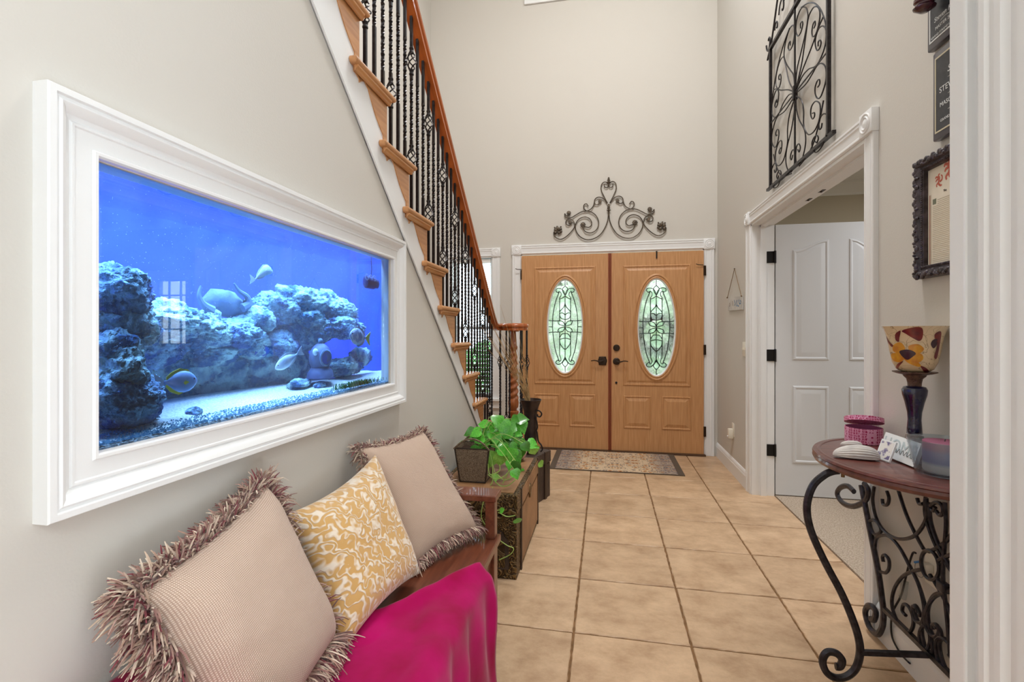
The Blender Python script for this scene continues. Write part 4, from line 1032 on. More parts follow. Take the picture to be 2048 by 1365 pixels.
# ---------------------------------------------------------------- trunks
def embossed():
    m = mat('embossed_brass', (132, 104, 58), .42, .55); nt = m.node_tree; N = nt.nodes; L = nt.links; b = N['Principled BSDF']
    tc = N.new('ShaderNodeTexCoord'); nz = N.new('ShaderNodeTexNoise'); nz.inputs['Scale'].default_value = 12; nz.inputs['Detail'].default_value = 1; L.new(tc.outputs['Object'], nz.inputs['Vector'])
    mx = N.new('ShaderNodeMixRGB'); mx.blend_type = 'LINEAR_LIGHT'; mx.inputs[0].default_value = .12; L.new(tc.outputs['Object'], mx.inputs[1]); L.new(nz.outputs['Color'], mx.inputs[2])
    wv = N.new('ShaderNodeTexWave'); wv.wave_type = 'RINGS'; wv.rings_direction = 'SPHERICAL'; wv.inputs['Scale'].default_value = 20; wv.inputs['Distortion'].default_value = 14; wv.inputs['Detail'].default_value = 1; L.new(mx.outputs[0], wv.inputs['Vector'])
    cr = N.new('ShaderNodeValToRGB'); e = cr.color_ramp.elements; e[0].position = .25; e[1].position = .8; e[0].color = lin((62, 46, 28)); e[1].color = lin((128, 102, 64)); L.new(wv.outputs['Fac'], cr.inputs['Fac']); L.new(cr.outputs['Color'], b.inputs['Base Color'])
    bp = N.new('ShaderNodeBump'); bp.inputs['Strength'].default_value = .9; bp.inputs['Distance'].default_value = .006; L.new(wv.outputs['Fac'], bp.inputs['Height']); L.new(bp.outputs['Normal'], b.inputs['Normal'])
    return m
M['emboss'] = embossed()
M['leather'] = mat('tan_leather_panel', (164, 122, 84), .5, col2=(132, 94, 62), nscale=7, bump=.2, bscale=60)
M['trunkdark'] = mat('dark_trunk_leather', (52, 38, 32), .5, col2=(78, 60, 50), nscale=9, bump=.3, bscale=40)
M['strap'] = mat('dark_brown_strap', (58, 40, 28), .5)
M['brass'] = mat('antique_brass', (120, 96, 66), .4, .8)
tk = thing('brass_coffer', 'embossed brass and tan leather trunk carrying the plant basket', 'trunk', (-.655, 2.72, 0))
X0, X1, Y0, Y1, ZT = -.885, -.436, 2.350, 3.095, .42
mb = MB(); mb.bbox((X0, Y0, 0), (X1, Y1, .315), .004); mb.build('body', M['emboss'], tk)
mb = MB(); mb.bbox((X0 - .002, Y0 - .004, .320), (X1 + .004, Y1 + .004, ZT), .005); ld = mb.build('lid', M['emboss'], tk)
mb = MB(); mb.box((X0 + .03, Y0 + .03, ZT), (X1 - .02, Y1 - .03, ZT + .003)); mb.build('lid_panel', M['leather'], ld)
mb = MB(); mb.box((X1, Y0 + .13, .03), (X1 + .004, Y1 - .03, .312)); mb.build('leather_panel', M['leather'], tk)
mb = MB(); mb.box((X1 + .003, Y0 + .13, .33), (X1 + .007, Y1 - .03, ZT - .012)); mb.build('leather_panel', M['leather'], ld)
for y in (Y0 + .105, Y1 - .03):
    mb = MB(); mb.box((X1, y, 0), (X1 + .008, y + .02, ZT + .003)); mb.build('strap', M['strap'], tk)
mb = MB(); mb.lathe([(.032, X1 + .006), (.030, X1 + .012), (.018, X1 + .016), (0, X1 + .018)], (0, 2.73, .335), 18, 0, 'x'); mb.bbox((X1 + .004, 2.71, .29), (X1 + .014, 2.75, .335), .003); mb.build('latch', M['brass'], tk, True, 40)
# arched recess on the near end with dark handle plate
arch = [(-.735, .05), (-.475, .05), (-.475, .19)] + [(-.495 - .02 + .02 * math.cos(a) - (0), .19 + .05 * math.sin(a)) for a in (0.5, 1.0, PI / 2)] + [(-.70 + .02 * math.cos(a), .19 + .05 * math.sin(a)) for a in (PI / 2, 2.1, 2.6)] + [(-.735, .19)]
mb = MB(); mb.prism(arch, 'y', Y0 - .006, Y0 + .002); mb.build('handle_plate', M['trunkdark'], tk)
mb = MB(); mb.prism([(x * .86 - .085, z * .8 + .02) for x, z in arch], 'y', Y0 - .010, Y0); mb.build('handle_inset', M['emboss'], tk)
mb = MB(); 
for k in range(10): mb.ball((-.70 + k * .023, Y0 - .008, .232), .005, 6)
mb.build('studs', M['brass'], tk, True)
# second, darker trunk turned behind it
dk = thing('dark_chest', 'dark brown leather chest standing behind the brass trunk', 'chest', (-.62, 3.42, 0)); dk.rotation_euler = (0, 0, 0)
rot = Matrix.Translation((-.414, 3.62, 0)) @ Matrix.Rotation(math.atan2(.44, .16) - PI / 2, 4, 'Z')
def dchest(fn, nm, m_):
    k = MB(); fn(k); k.xf(rot); return k.build(nm, m_, dk)
dchest(lambda k: k.bbox((-.34, -.46, 0), (0, 0, .255), .004), 'body', M['trunkdark'])
dchest(lambda k: k.bbox((-.345, -.465, .259), (.005, .005, .345), .005), 'lid', M['trunkdark'])
for y in (-.34, -.10): dchest(lambda k: k.box((-.002, y, 0), (.009, y + .03, .348)), 'strap', M['strap'])
dchest(lambda k: k.bbox((-.002, -.25, .22), (.012, -.20, .29), .003), 'latch', M['brass'])
# ---------------------------------------------------------------- plant in basket planter
M['planter'] = mat('rusty_speckled_metal', (150, 130, 108), .75, .1, col2=(98, 80, 64), nscale=260, lo=.4, hi=.6, bump=.5, bscale=120)
M['planteredge'] = mat('planter_dark_edge', (58, 46, 38), .6, .4)
M['leaf'] = mat('pothos_leaf', (62, 146, 40), .32, col2=(98, 182, 60), nscale=9, lo=.35, hi=.7, rnd=.38, coat=.3)
M['leaf2'] = mat('young_pothos_leaf', (150, 200, 92), .4, col2=(122, 182, 70), nscale=9, rnd=.15)
M['vine'] = mat('pale_vine', (156, 184, 96), .5)
pc = Vector((-.705, 2.56, ZT + .004)); pt = thing('potted_pothos', 'trailing green pothos in a rusty metal basket on the brass trunk', 'plant', pc)
L = []; a0, a1, b0, b1, hh = .070, .094, .06, .08, .185
sq = lambda a, b, z: [(pc.x - a, pc.y - b, pc.z + z), (pc.x + a, pc.y - b, pc.z + z), (pc.x + a, pc.y + b, pc.z + z), (pc.x - a, pc.y + b, pc.z + z)]
mb = MB(); mb.loops([sq(a0, b0, 0), sq(a1, b1, hh), sq(a1 - .004, b1 - .004, hh), sq(a0 - .004, b0 - .004, .01)], True, True, True); pot = mb.build('basket', M['planter'], pt)
mb = MB()
for s in (-1, 1):
    for q in (-1, 1): mb.tube([(pc.x + s * a0, pc.y + q * b0, pc.z), (pc.x + s * a1, pc.y + q * b1, pc.z + hh)], .004, 5)
mb.tube(sq(a0, b0, .003), .004, 5, True); mb.tube(sq(a1, b1, hh), .004, 5, True); mb.build('basket_rim', M['planteredge'], pot)
for q in (-1, 1):
    mb = MB(); mb.tube(cat_rom([(pc.x - a1 - .004, pc.y + q * b1, pc.z + hh - .004), (pc.x - a1 * .55, pc.y + q * b1 * .95, pc.z + hh + .036), (pc.x, pc.y + q * b1 * .9, pc.z + hh + .05), (pc.x + a1 * .55, pc.y + q * b1 * .95, pc.z + hh + .036), (pc.x + a1 + .004, pc.y + q * b1, pc.z + hh - .004)], 6), .0075, 6, flat=.6); mb.build('basket_handle', M['planter'], pot, True)
mb = MB(); mb.loops([sq(a1 * .95, b1 * .95, hh - .02)], True, False, True); mb.build('soil', M['strap'], pot)
def leafmesh(mt, seed):
    mb = MB(); rg = random.Random(seed); n = 8; vs = []; fs = []
    W = [.0, .36, .50, .50, .44, .34, .22, .10, 0]
    for i in range(n + 1):
        t = i / n; y = t; w = W[i]; back = -.10 if i == 1 else 0
        for s, cc in ((-1, .06), (-.5, .015), (0, -.02), (.5, .015), (1, .06)):
            vs.append((s * w, y + (back if abs(s) == 1 else 0), cc * w * 2.2 - .30 * t * t + .02 * math.sin(7 * t + s * 2 + seed)))
    for i in range(n):
        for j in range(4): a = i * 5 + j; fs.append((a, a + 1, a + 6, a + 5))
    mb.add(vs, fs); return mb.mesh('leaf', mt, True, Vector((0, 0, 0)), None)
LM = [leafmesh(M['leaf'], 1), leafmesh(M['leaf'], 2), leafmesh(M['leaf2'], 3)]
rg = random.Random(11)
LV = [(505, 330, 150), (610, 200, 120), (820, 150, 130), (780, 240, 150), (700, 280, 170), (900, 240, 170), (990, 230, 150), (1090, 140, 110), (1190, 130, 130), (1180, 240, 150), (880, 340, 180),
      (700, 400, 190), (1010, 360, 170), (1060, 450, 180), (830, 500, 220), (960, 420, 200), (560, 430, 140), (430, 330, 150), (400, 400, 90), (260, 480, 90), (470, 550, 100), (1000, 520, 180),
      (1340, 495, 150), (1360, 600, 130), (1240, 540, 120), (730, 720, 170), (870, 730, 180), (1100, 700, 150), (1060, 560, 130), (1000, 800, 90), (1100, 830, 130), (1180, 920, 110), (1150, 1060, 100),
      (1460, 790, 110), (800, 970, 90), (930, 600, 130), (640, 330, 140), (1100, 330, 140), (770, 330, 150), (1030, 650, 140), (1090, 930, 100), (640, 470, 120), (910, 480, 150), (1200, 470, 100)]
LV += [(rg.uniform(480, 1150), rg.uniform(220, 640), rg.uniform(110, 170)) for _ in range(22)]
stems = MB(); root = Vector((pc.x + .02, pc.y, pc.z + hh - .02))
for i, (x, y, s) in enumerate(LV):
    u, v = 880 + x / 7.183, 820 + y / 7.183
    dep = 2.52 + .32 * rg.random() if y < 600 else 2.42 + .1 * rg.random()
    if x > 1100: dep = 2.75
    p = oY(u, v, dep)
    if y > 500 and p.x > X1 - .03: p = oX(u, v, X1 + .03)
    p.x = max(p.x, -.83)
    sz = s / 7.183 * .0027 * (1.25 + .3 * rg.random())
    yaw = rg.uniform(-.9, .9) + (PI if y > 250 else 0) * (.5 + .5 * rg.random()); tilt = rg.uniform(.5, 1.15) if y < 600 else rg.uniform(.9, 1.4)
    nrm_ = Vector((.25 + rg.gauss(0, .35), -.75 + rg.gauss(0, .2), (.75 if y < 600 else .25) + rg.gauss(0, .25))).normalized()
    cx_, cy_ = (x - 850) / 400, (y - 450) / 300
    d = Vector((cx_ + rg.gauss(0, .5), -.3, -cy_ * .6 - .45 + rg.gauss(0, .35))); d = (d - nrm_ * d.dot(nrm_)).normalized(); sx_ = d.cross(nrm_)
    mtx = Matrix((sx_, d, nrm_)).transposed().to_4x4()
    o = bpy.data.objects.new('leaf', LM[2] if i in (25, 26, 23, 33, 34) else LM[i % 2]); COL.objects.link(o); o.parent = pt
    o.matrix_local = Matrix.Translation(p - d * sz * .5 - pc) @ mtx @ Matrix.Scale(sz, 4)
    q = p - d * sz * .5; mid = (root + q) / 2 + Vector((0, 0, .05 + .04 * rg.random()))
    if i % 2 == 0: stems.tube(cat_rom([root, mid, q], 6), .0018, 5)
for pts in ([(690, 930), (780, 990), (900, 970), (1020, 860)], [(800, 1040), (870, 1095), (980, 1090), (1090, 1000)], [(750, 780), (760, 1000), (725, 1090)], [(900, 1060), (950, 960), (990, 880)], [(820, 930), (930, 1010), (1060, 960)], [(690, 780), (720, 930), (850, 880), (855, 790)], [(1000, 770), (1060, 700), (1080, 560)]):
    stems.tube(cat_rom([oY(880 + x / 7.183, 820 + y / 7.183, 2.40 if y > 700 else 2.46) for x, y in pts], 6), .0027, 5)
for pts in ([(900, 1075), (960, 1040), (985, 1010)], ):
    pass
# trailing runners hanging in front of the trunk's near end
tr1 = [(972, 993), (965, 1012), (963, 1036), (974, 1055), (979, 1063)]
tr2 = [(996, 1025), (1005, 1030), (1015, 1034), (1030, 1032)]
tr3 = [(1000, 1082), (1015, 1092), (1027, 1098), (1020, 1110), (998, 1121)]
tr4 = [(970, 1040), (985, 1025), (1003, 1020)]
for t_ in (tr1, tr2, tr3, tr4): stems.tube(cat_rom([oY(u, v, 2.31) for u, v in t_], 6), .0024, 5)
stems.tube(cat_rom([oY(985, 975, 2.40), oY(984, 985, 2.30), oY(972, 993, 2.31)], 5), .0024, 5)
stems.build('vines', M['vine'], pt, True)
for u, v, s, r_ in ((1005, 1021, .030, 1.5), (1037, 1044, .048, 2.6)):
    mtx = Matrix.Rotation(r_, 4, 'Y') @ Matrix.Rotation(1.0, 4, 'X'); o = bpy.data.objects.new('leaf', LM[0]); COL.objects.link(o); o.parent = pt
    o.matrix_local = Matrix.Translation(oY(u, v, 2.30) - pc - (mtx @ Vector((0, 1, 0))) * s * .5) @ mtx @ Matrix.Scale(s, 4)
# glass fish bowl and marbled egg behind the plant
M['clearglass'] = thinglass('clear_glass', (240, 246, 250), rough=.02)
c = oY(975, 905, 2.93); c.z = ZT + .004
gb = thing('glass_vase', 'clear round glass bowl half hidden behind the pothos', 'vase', c)
mb = MB(); mb.lathe([(.04, 0), (.07, .03), (.085, .08), (.08, .14), (.06, .185), (.05, .20), (.056, .215), (.053, .215), (.047, .20), (.057, .184), (.077, .14), (.082, .08), (.066, .032), (.001, .006)], c, 28); mb.build('bowl', M['clearglass'], gb, True, None)
M['marble'] = mat('pink_marbled_glaze', (232, 206, 196), .25, col2=(170, 140, 140), nscale=12, detail=6, lo=.42, hi=.62, coat=.5)
c = oY(1040, 905, 2.98); c.z = ZT + .004
eg = thing('marbled_egg', 'pink marbled egg ornament among the pothos leaves', 'ornament', c)
mb = MB(); mb.lathe([(.025, 0), (.03, .004), (.02, .012)], c, 20); mb.build('stand', M['brass'], eg, True, 40)
mb = MB(); mb.lathe([(.001, .008), (.02, .012), (.036, .03), (.046, .06), (.046, .09), (.038, .12), (.024, .142), (.008, .152), (.001, .153)], c, 24); mb.build('egg', M['marble'], eg, True, None)
# ---------------------------------------------------------------- tall dark vase with reeds
M['vase'] = mat('dark_bronze_vase', (48, 38, 36), .42, .6, col2=(76, 62, 56), nscale=10)
M['reed'] = mat('dried_reed', (188, 156, 108), .8, col2=(150, 116, 74), nscale=20)
c = Vector((-.545, 3.50, .3465)); vs_ = thing('floor_vase', 'tall dark bronze vase with flared lip and scroll handle on the dark chest', 'vase', c)
mb = MB(); mb.lathe([(.001, 0), (.05, 0), (.055, .008), (.048, .03), (.046, .20), (.048, .27), (.052, .31), (.062, .345), (.078, .385), (.082, .392), (.078, .394), (.058, .345), (.047, .31), (.044, .27), (.042, .03), (.001, .02)], c, 32); mb.build('body', M['vase'], vs_, True, 40)
hd = [(1351, 40), (1385, 15), (1430, 20), (1460, 60), (1440, 100), (1405, 95), (1400, 65)]
h2 = [(1355, 55), (1372, 120), (1390, 170), (1400, 250), (1385, 300), (1395, 330), (1412, 450), (1455, 510), (1470, 570), (1445, 605)]
for h_ in (hd, h2):
    mb = MB(); mb.tube(cat_rom([oY(880 + x / 7.183, 820 + y / 7.183, 3.47) for x, y in h_], 6), .0055, 7); mb.build('scroll_handle', M['iron'], vs_, True)
rd = tag(bpy.data.objects.new('dried_reeds', None), 'bundle of thin dried reeds leaning out of the dark vase', 'reeds'); COL.objects.link(rd); rd.location = c + Vector((0, 0, .05))
rg = random.Random(4)
for tip in [(975, 672), (962, 655), (985, 690), (980, 640), (1000, 610), (1015, 660), (990, 668), (970, 690), (1005, 650), (1022, 640), (996, 700), (984, 655), (1010, 672), (1038, 655), (1045, 640), (1030, 690), (992, 648), (976, 662), (982, 676), (988, 662), (1001, 690), (1008, 700), (994, 680), (1016, 710), (1040, 690), (1044, 672), (1036, 700), (999, 664)]:
    a = Vector((c.x - .02 + rg.uniform(-.03, .03), c.y + rg.uniform(-.03, .03), c.z + .06)); b = oY(tip[0] + rg.uniform(-3, 3), tip[1], 3.50 + rg.uniform(-.05, .06))
    mid = Vector((c.x - .025 + rg.uniform(-.02, .02), c.y + rg.uniform(-.02, .02), c.z + .40))
    mb = MB(); mb.tube(cat_rom([a, mid, mid * .4 + b * .6 + Vector((0, 0, .01)), b], 5), .0026, 5, taper=lambda t: 1 - .7 * t); mb.build('reed', M['reed'], rd, True)
# ---------------------------------------------------------------- door mat
def rugmat():
    m = mat('oriental_rug', (206, 170, 134), .95, spec=.05); nt = m.node_tree; N = nt.nodes; L = nt.links; b = N['Principled BSDF']
    tc = N.new('ShaderNodeTexCoord'); sp = N.new('ShaderNodeSeparateXYZ'); L.new(tc.outputs['Object'], sp.inputs[0])
    ab = N.new('ShaderNodeMath'); ab.operation = 'ABSOLUTE'; L.new(sp.outputs[0], ab.inputs[0]); ay = N.new('ShaderNodeMath'); ay.operation = 'ABSOLUTE'; L.new(sp.outputs[1], ay.inputs[0])
    cb = N.new('ShaderNodeCombineXYZ'); L.new(ab.outputs[0], cb.inputs[0]); L.new(ay.outputs[0], cb.inputs[1])
    vo = N.new('ShaderNodeTexVoronoi'); vo.inputs['Scale'].default_value = 17; L.new(cb.outputs[0], vo.inputs['Vector'])
    cr = N.new('ShaderNodeValToRGB'); cr.color_ramp.interpolation = 'CONSTANT'; e = cr.color_ramp.elements; e[0].position = 0; e[1].position = .17
    e[0].color = lin((150, 92, 62)); e[1].color = lin((196, 148, 104))
    for p, c_ in ((.30, (218, 188, 152)), (.46, (150, 134, 122)), (.56, (214, 190, 160))): q = e.new(p); q.color = lin(c_)
    L.new(vo.outputs['Distance'], cr.inputs['Fac'])
    n2 = N.new('ShaderNodeTexNoise'); n2.inputs['Scale'].default_value = 22; L.new(cb.outputs[0], n2.inputs['Vector'])
    # blue-grey ends and bands
    mr = N.new('ShaderNodeMapRange'); mr.inputs['From Min'].default_value = .28; mr.inputs['From Max'].default_value = .44; L.new(ab.outputs[0], mr.inputs['Value'])
    mu = N.new('ShaderNodeMath'); mu.operation = 'MULTIPLY'; L.new(mr.outputs['Result'], mu.inputs[0]); L.new(n2.outputs['Fac'], mu.inputs[1])
    mx = N.new('ShaderNodeMixRGB'); L.new(mu.outputs[0], mx.inputs[0]); L.new(cr.outputs['Color'], mx.inputs[1]); mx.inputs[2].default_value = lin((84, 84, 104))
    wv = N.new('ShaderNodeTexNoise'); wv.inputs['Scale'].default_value = 60; L.new(cb.outputs[0], wv.inputs['Vector'])
    c2 = N.new('ShaderNodeValToRGB'); c2.color_ramp.elements[0].position = .36; c2.color_ramp.elements[1].position = .46; L.new(wv.outputs['Fac'], c2.inputs['Fac'])
    m2 = N.new('ShaderNodeMixRGB'); m2.blend_type = 'MULTIPLY'; m2.inputs[0].default_value = .38; L.new(mx.outputs[0], m2.inputs[1]); L.new(c2.outputs['Color'], m2.inputs[2])
    L.new(m2.outputs[0], b.inputs['Base Color']); return m
M['rug'] = rugmat(); M['rugedge'] = mat('rug_binding', (92, 78, 66), .95)
rgx = thing('door_mat', 'patterned tan and blue door mat before the double door', 'rug', (.08, 4.69, 0))
mb = MB(); mb.bbox((-.452, 4.335, 0.0005), (.612, 5.035, .008), .002); mb.build('pile', M['rug'], rgx)
for o in list(rgx.children):
    o.location = (0.0, 0, 0)
for a, b in ((-.505, -.452), (.612, .665)):
    mb = MB(); mb.bbox((a, 4.33, 0.0005), (b, 5.04, .009), .002); mb.build('end_binding', M['rugedge'], rgx)
mb = MB(); mb.bbox((-.505, 4.326, 0.0005), (.665, 4.336, .009), .002); mb.build('edge_binding', M['rugedge'], rgx)
# ---------------------------------------------------------------- iron scroll over the door
DEC = 5.084
sc = thing('iron_scroll_crest', 'bronzed iron scroll crest on the wall above the double door', 'wall decor', (.03, DEC, 2.25))
def dz(p): return oY(1090 + p[0] / 7.877, 340 + p[1] / 7.877, DEC)
CXX = dz((1003, 600)).x
SCR = [[(985, 525), (930, 420), (890, 330), (885, 260), (905, 210), (945, 190), (985, 210), (1000, 240), (985, 272), (955, 278), (935, 255), (942, 230)],
       [(978, 525), (940, 470), (890, 437), (840, 430), (795, 455), (778, 500), (792, 540), (825, 547), (858, 525)],
       [(778, 505), (765, 560), (730, 610), (670, 645), (630, 630), (608, 585), (622, 545), (655, 535), (681, 575)],
       [(400, 690), (372, 720), (335, 722), (312, 690), (318, 735), (365, 758), (425, 748), (500, 702), (580, 660), (660, 650), (740, 670), (810, 730), (845, 820), (830, 910), (780, 970), (710, 993), (640, 975), (605, 930), (598, 880)],
       [(620, 890), (690, 905), (732, 865), (730, 810), (690, 760), (630, 742), (560, 760), (505, 810), (480, 880), (490, 960), (540, 1040), (620, 1090), (700, 1100), (790, 1075), (880, 1010), (950, 900), (990, 780), (999, 640)],
       [(200, 960), (150, 970), (140, 1020), (170, 1065), (230, 1092), (290, 1080), (370, 1020), (440, 940), (468, 880), (450, 810), (410, 775), (360, 778), (328, 820), (345, 865), (390, 870), (430, 830)]]
for cv_ in SCR:
    for s in (0, 1):
        pts = [dz(p) for p in cv_]
        if s: pts = [Vector((2 * CXX - p.x, p.y, p.z)) for p in pts]
        mb = MB(); mb.tube(cat_rom(pts, 6), .0052, 7); mb.build('scroll', M['bronzeiron'], sc, True)
def leafy(mb, c, w, h, lobes, ang=0):
    for k in range(lobes):
        t = k / max(1, lobes - 1); zz = c[2] - h / 2 + h * t * .8; sp = w * (1 - t * .75)
        for s in (-1, 1):
            p0 = Vector((c[0], c[1], zz)); p1 = Vector((c[0] + s * sp * .6, c[1] - .008, zz + h * .10)); p2 = Vector((c[0] + s * sp, c[1] - .004, zz + h * .05))
            mb.tube(cat_rom([p0, p1, p2], 4), .009, 6, taper=lambda t: 1.1 - .8 * t)
    mb.ball((c[0], c[1] - .004, c[2]), h * .5, 10, 0, (.35, .25, 1))
for p, w, h, nl in (((1003, 590), .016, .045, 4), ((1003, 160), .016, .036, 4)):
    mb = MB(); c = dz(p); c = Vector((CXX, c.y, c.z)); leafy(mb, c, w * 1.3, h * 1.6, nl); mb.build('leaf_ornament', M['bronzeiron'], sc, True)
for p, r in (((865, 498), .022), ((598, 865), .031), ((375, 680), .026), ((392, 825), .02)):
    for s in (0, 1):
        c = dz(p); c.x = 2 * CXX - c.x if s else c.x
        mb = MB(); mb.ball(c, r * .62, 10, 0, (1, .5, 1))
        for k in range(8): a = k * PI / 4; mb.ball((c.x + r * .6 * math.cos(a), c.y - .002, c.z + r * .6 * math.sin(a)), r * .32, 6, 0, (1, .6, 1))
        mb.build('rosette', M['bronzeiron'], sc, True)
for s in (0, 1):
    c = dz((205, 975)); sg = 1
    if s: c.x = 2 * CXX - c.x; sg = -1
    mb = MB()
    for ox, oz, r in ((-.03, -.01, .02), (-.026, .02, .018), (-.004, .034, .02), (.022, .024, .02), (.030, .0, .016), (.01, -.012, .018), (-.034, .045, .009), (.03, .05, .009), (-.01, .055, .008)):
        mb.ball((c.x + sg * ox, c.y - .002, c.z + oz), r, 8, 0, (1, .45, 1))
    mb.build('acanthus_end', M['bronzeiron'], sc, True, None)
# ---------------------------------------------------------------- iron panel on the right wall
PX = RX - .028
pn = thing('iron_wall_panel', 'tall black iron panel of scrolls above the side doorway', 'wall decor', (PX, 3.04, 2.175))
def pa(p): return oX(1500 + p[0] / 6.825, p[1] / 6.825, PX)
def pb(p): return oX(1500 + p[0] / 6.205, 180 + p[1] / 6.205, PX)
YC = pa((612, 1270)).y; ZC = pa((612, 1270)).z
YL, YR = YC + .415, YC - .425; ZB, ZTP = 2.185, 3.10
def bar(p, q, r=.010, nm='bar', n=4):
    mb = MB(); mb.tube([p, q], r, n, up=(1, 0, 0)); mb.build(nm, M['iron'], pn)
bar((PX, YL, ZB), (PX, YL, ZTP), .012, 'frame_bar'); bar((PX, YR, ZB), (PX, YR, 3.55), .012, 'frame_bar'); bar((PX, YL + .06, ZB), (PX, YR - .06, ZB), .012, 'frame_bar'); bar((PX, YL + .02, ZTP), (PX, YR - .02, ZTP), .013, 'frame_bar')
bar((PX, YC, ZB), (PX, YC, 3.9), .006, 'centre_bar'); bar((PX, YL, ZC), (PX, YR, ZC), .004, 'cross_bar')
mb = MB(); mb.bbox((PX - .012, YC - .012, ZC - .04), (PX + .012, YC + .012, ZC + .04), .003); mb.build('centre_collar', M['iron'], pn)
UP = [[(622, 1230), (640, 960), (690, 740), (750, 480), (790, 250), (775, 125), (735, 95), (690, 130), (642, 250), (625, 400), (650, 490), (690, 450), (720, 340), (712, 295), (690, 325), (690, 385)],
      [(622, 1230), (700, 900), (740, 640), (770, 420), (800, 230), (860, 110), (910, 90), (945, 130), (955, 220), (930, 370), (890, 480), (855, 497), (845, 430), (862, 330), (886, 290), (890, 340), (872, 385)],
      [(626, 1225), (720, 950), (850, 620), (930, 390), (1000, 230)], [(700, 100), (800, 40), (890, 50), (970, 140), (1035, 330), (1042, 460)],
      [(640, 1210), (710, 1050), (800, 945), (900, 900), (980, 760), (1030, 600), (1042, 450), (1030, 385), (990, 355), (940, 390), (905, 480), (890, 590), (912, 685), (948, 665), (970, 590), (958, 550), (932, 570), (930, 630)],
      [(640, 1262), (760, 1150), (850, 1010), (900, 920), (950, 870), (1000, 875), (1035, 930), (1042, 1050), (1020, 1170), (965, 1320), (920, 1343), (890, 1280), (890, 1190), (922, 1100), (950, 1092), (950, 1150), (925, 1190)]]
DN = [[(575, 75), (640, 130), (665, 260), (665, 420), (690, 510), (730, 555), (790, 520), (840, 430), (870, 310), (870, 190), (840, 145), (800, 150), (760, 220), (755, 310), (775, 360), (800, 330), (800, 285), (775, 290)],
      [(570, 80), (575, 230), (610, 370), (670, 480), (690, 580), (685, 700), (650, 850), (610, 925), (575, 900), (567, 800), (580, 700), (605, 670), (625, 710), (610, 770), (592, 740)],
      [(912, 130), (880, 300), (840, 480), (780, 680), (700, 830), (612, 945)], [(960, 310), (920, 295), (880, 330), (855, 420), (860, 490), (885, 470), (895, 410)],
      [(955, 500), (930, 620), (880, 720), (820, 775), (780, 740), (770, 660), (795, 590), (830, 565), (848, 600), (830, 655), (810, 640)]]
for grp, fn in ((UP, pa), (DN, pb)):
    for cv_ in grp:
        for s in (0, 1):
            pts = [fn(p) for p in cv_]
            pts = [Vector((p.x + .004 * s, (2 * YC - p.y) if s else p.y, p.z)) for p in pts]
            mb = MB(); mb.tube(cat_rom(pts, 6), .0036, 6); mb.build('scroll', M['iron'], pn, True)
for s in (-1, 1):       # crest above the rectangle
    ys = YC + s * .415
    mb = MB(); mb.tube(cat_rom([(PX, ys, ZTP), (PX, YC + s * .33, 3.25), (PX, YC + s * .2, 3.5), (PX, YC + s * .08, 3.75), (PX, YC, 3.9)], 6), .006, 6); mb.build('crest_bar', M['iron'], pn, True)
    for cy, cz, r in ((.30, 3.17, .035), (.20, 3.22, .06), (.10, 3.25, .07), (.16, 3.42, .05), (.07, 3.5, .05)):
        pts = [(PX, YC + s * (cy + r * (1 - .1 * k) * math.cos(k * .5 * s)), cz + r * (1 - .1 * k) * 1.5 * math.sin(k * .5)) for k in range(11)]
        mb = MB(); mb.tube(cat_rom(pts, 4), .0045, 6); mb.build('scroll', M['iron'], pn, True)
    pts = [(PX - .004, ys + s * .02 + s * .05 * math.cos(k * .5) * (1 - .08 * k), ZTP + .06 + .07 * math.sin(-k * .5) * (1 - .08 * k)) for k in range(12)]
    mb = MB(); mb.tube(cat_rom(pts, 4), .006, 6); mb.tube([(PX, ys, ZTP), (PX - .004, ys + s * .05, ZTP - .05)], .008, 6, taper=lambda t: 1.2 - .5 * t); mb.build('corner_scroll', M['iron'], pn, True)
# ---------------------------------------------------------------- console table
CY = 1.85; TZ = 0.80
ct = thing('console_table', 'half-round mahogany console table on scrolled black iron legs', 'table', (.9, CY, 0))
def half(a, b, n=40): return [(RX - .004 - b * math.sin(PI * k / n), CY + a * math.cos(PI * k / n)) for k in range(n + 1)]
mb = MB(); L = []
for a_, z in ((.362, TZ - .034), (.372, TZ - .030), (.376, TZ - .020), (.372, TZ - .012), (.376, TZ - .008), (.373, TZ - .001), (.366, TZ)): L.append([(x, y, z) for x, y in half(a_, a_ - .024)])
mb.loops(L, True, True, True); tb = mb.build('tabletop', M['tabletop'], ct, True, 30)
mb = MB(); L = []
for a_, z in ((.354, TZ + .0005), (.352, TZ + .0018), (.345, TZ + .0018), (.343, TZ + .0005)): L.append([(x - .012, y, z) for x, y in half(a_, a_ - .03)])
mb.loops(L, True, False, False); mb.build('inlay_bead', M['tabletop'], tb, True, 40)
def c7(p, Y=1.84): return oY(1560 + p[0] / 2.703, 860 + p[1] / 2.703, Y)
LEG = [(318, 222), (285, 226), (240, 245), (180, 300), (148, 390), (150, 480), (180, 580), (250, 730), (330, 880), (390, 1020), (425, 1130), (432, 1210), (410, 1290), (360, 1335), (300, 1342), (250, 1310), (230, 1250), (255, 1205), (305, 1210), (335, 1245), (325, 1280), (300, 1280)]
mb = MB(); mb.tube(cat_rom([c7(p) for p in LEG], 6), .0125, 8, up=(0, 1, 0), flat=.8); mb.build('front_leg', M['tableiron'], ct, True)
BXX = 1.052
def cz_(p): return oX(1720 + p[0] / 3.544, 980 + p[1] / 3.544, BXX)
def c7x(p): return oX(1560 + p[0] / 2.703, 860 + p[1] / 2.703, BXX)
bl = [c7x(p) for p in [(400, 335), (365, 305), (325, 315), (310, 350), (338, 395), (390, 415), (440, 400), (470, 370), (476, 325), (455, 290)]]
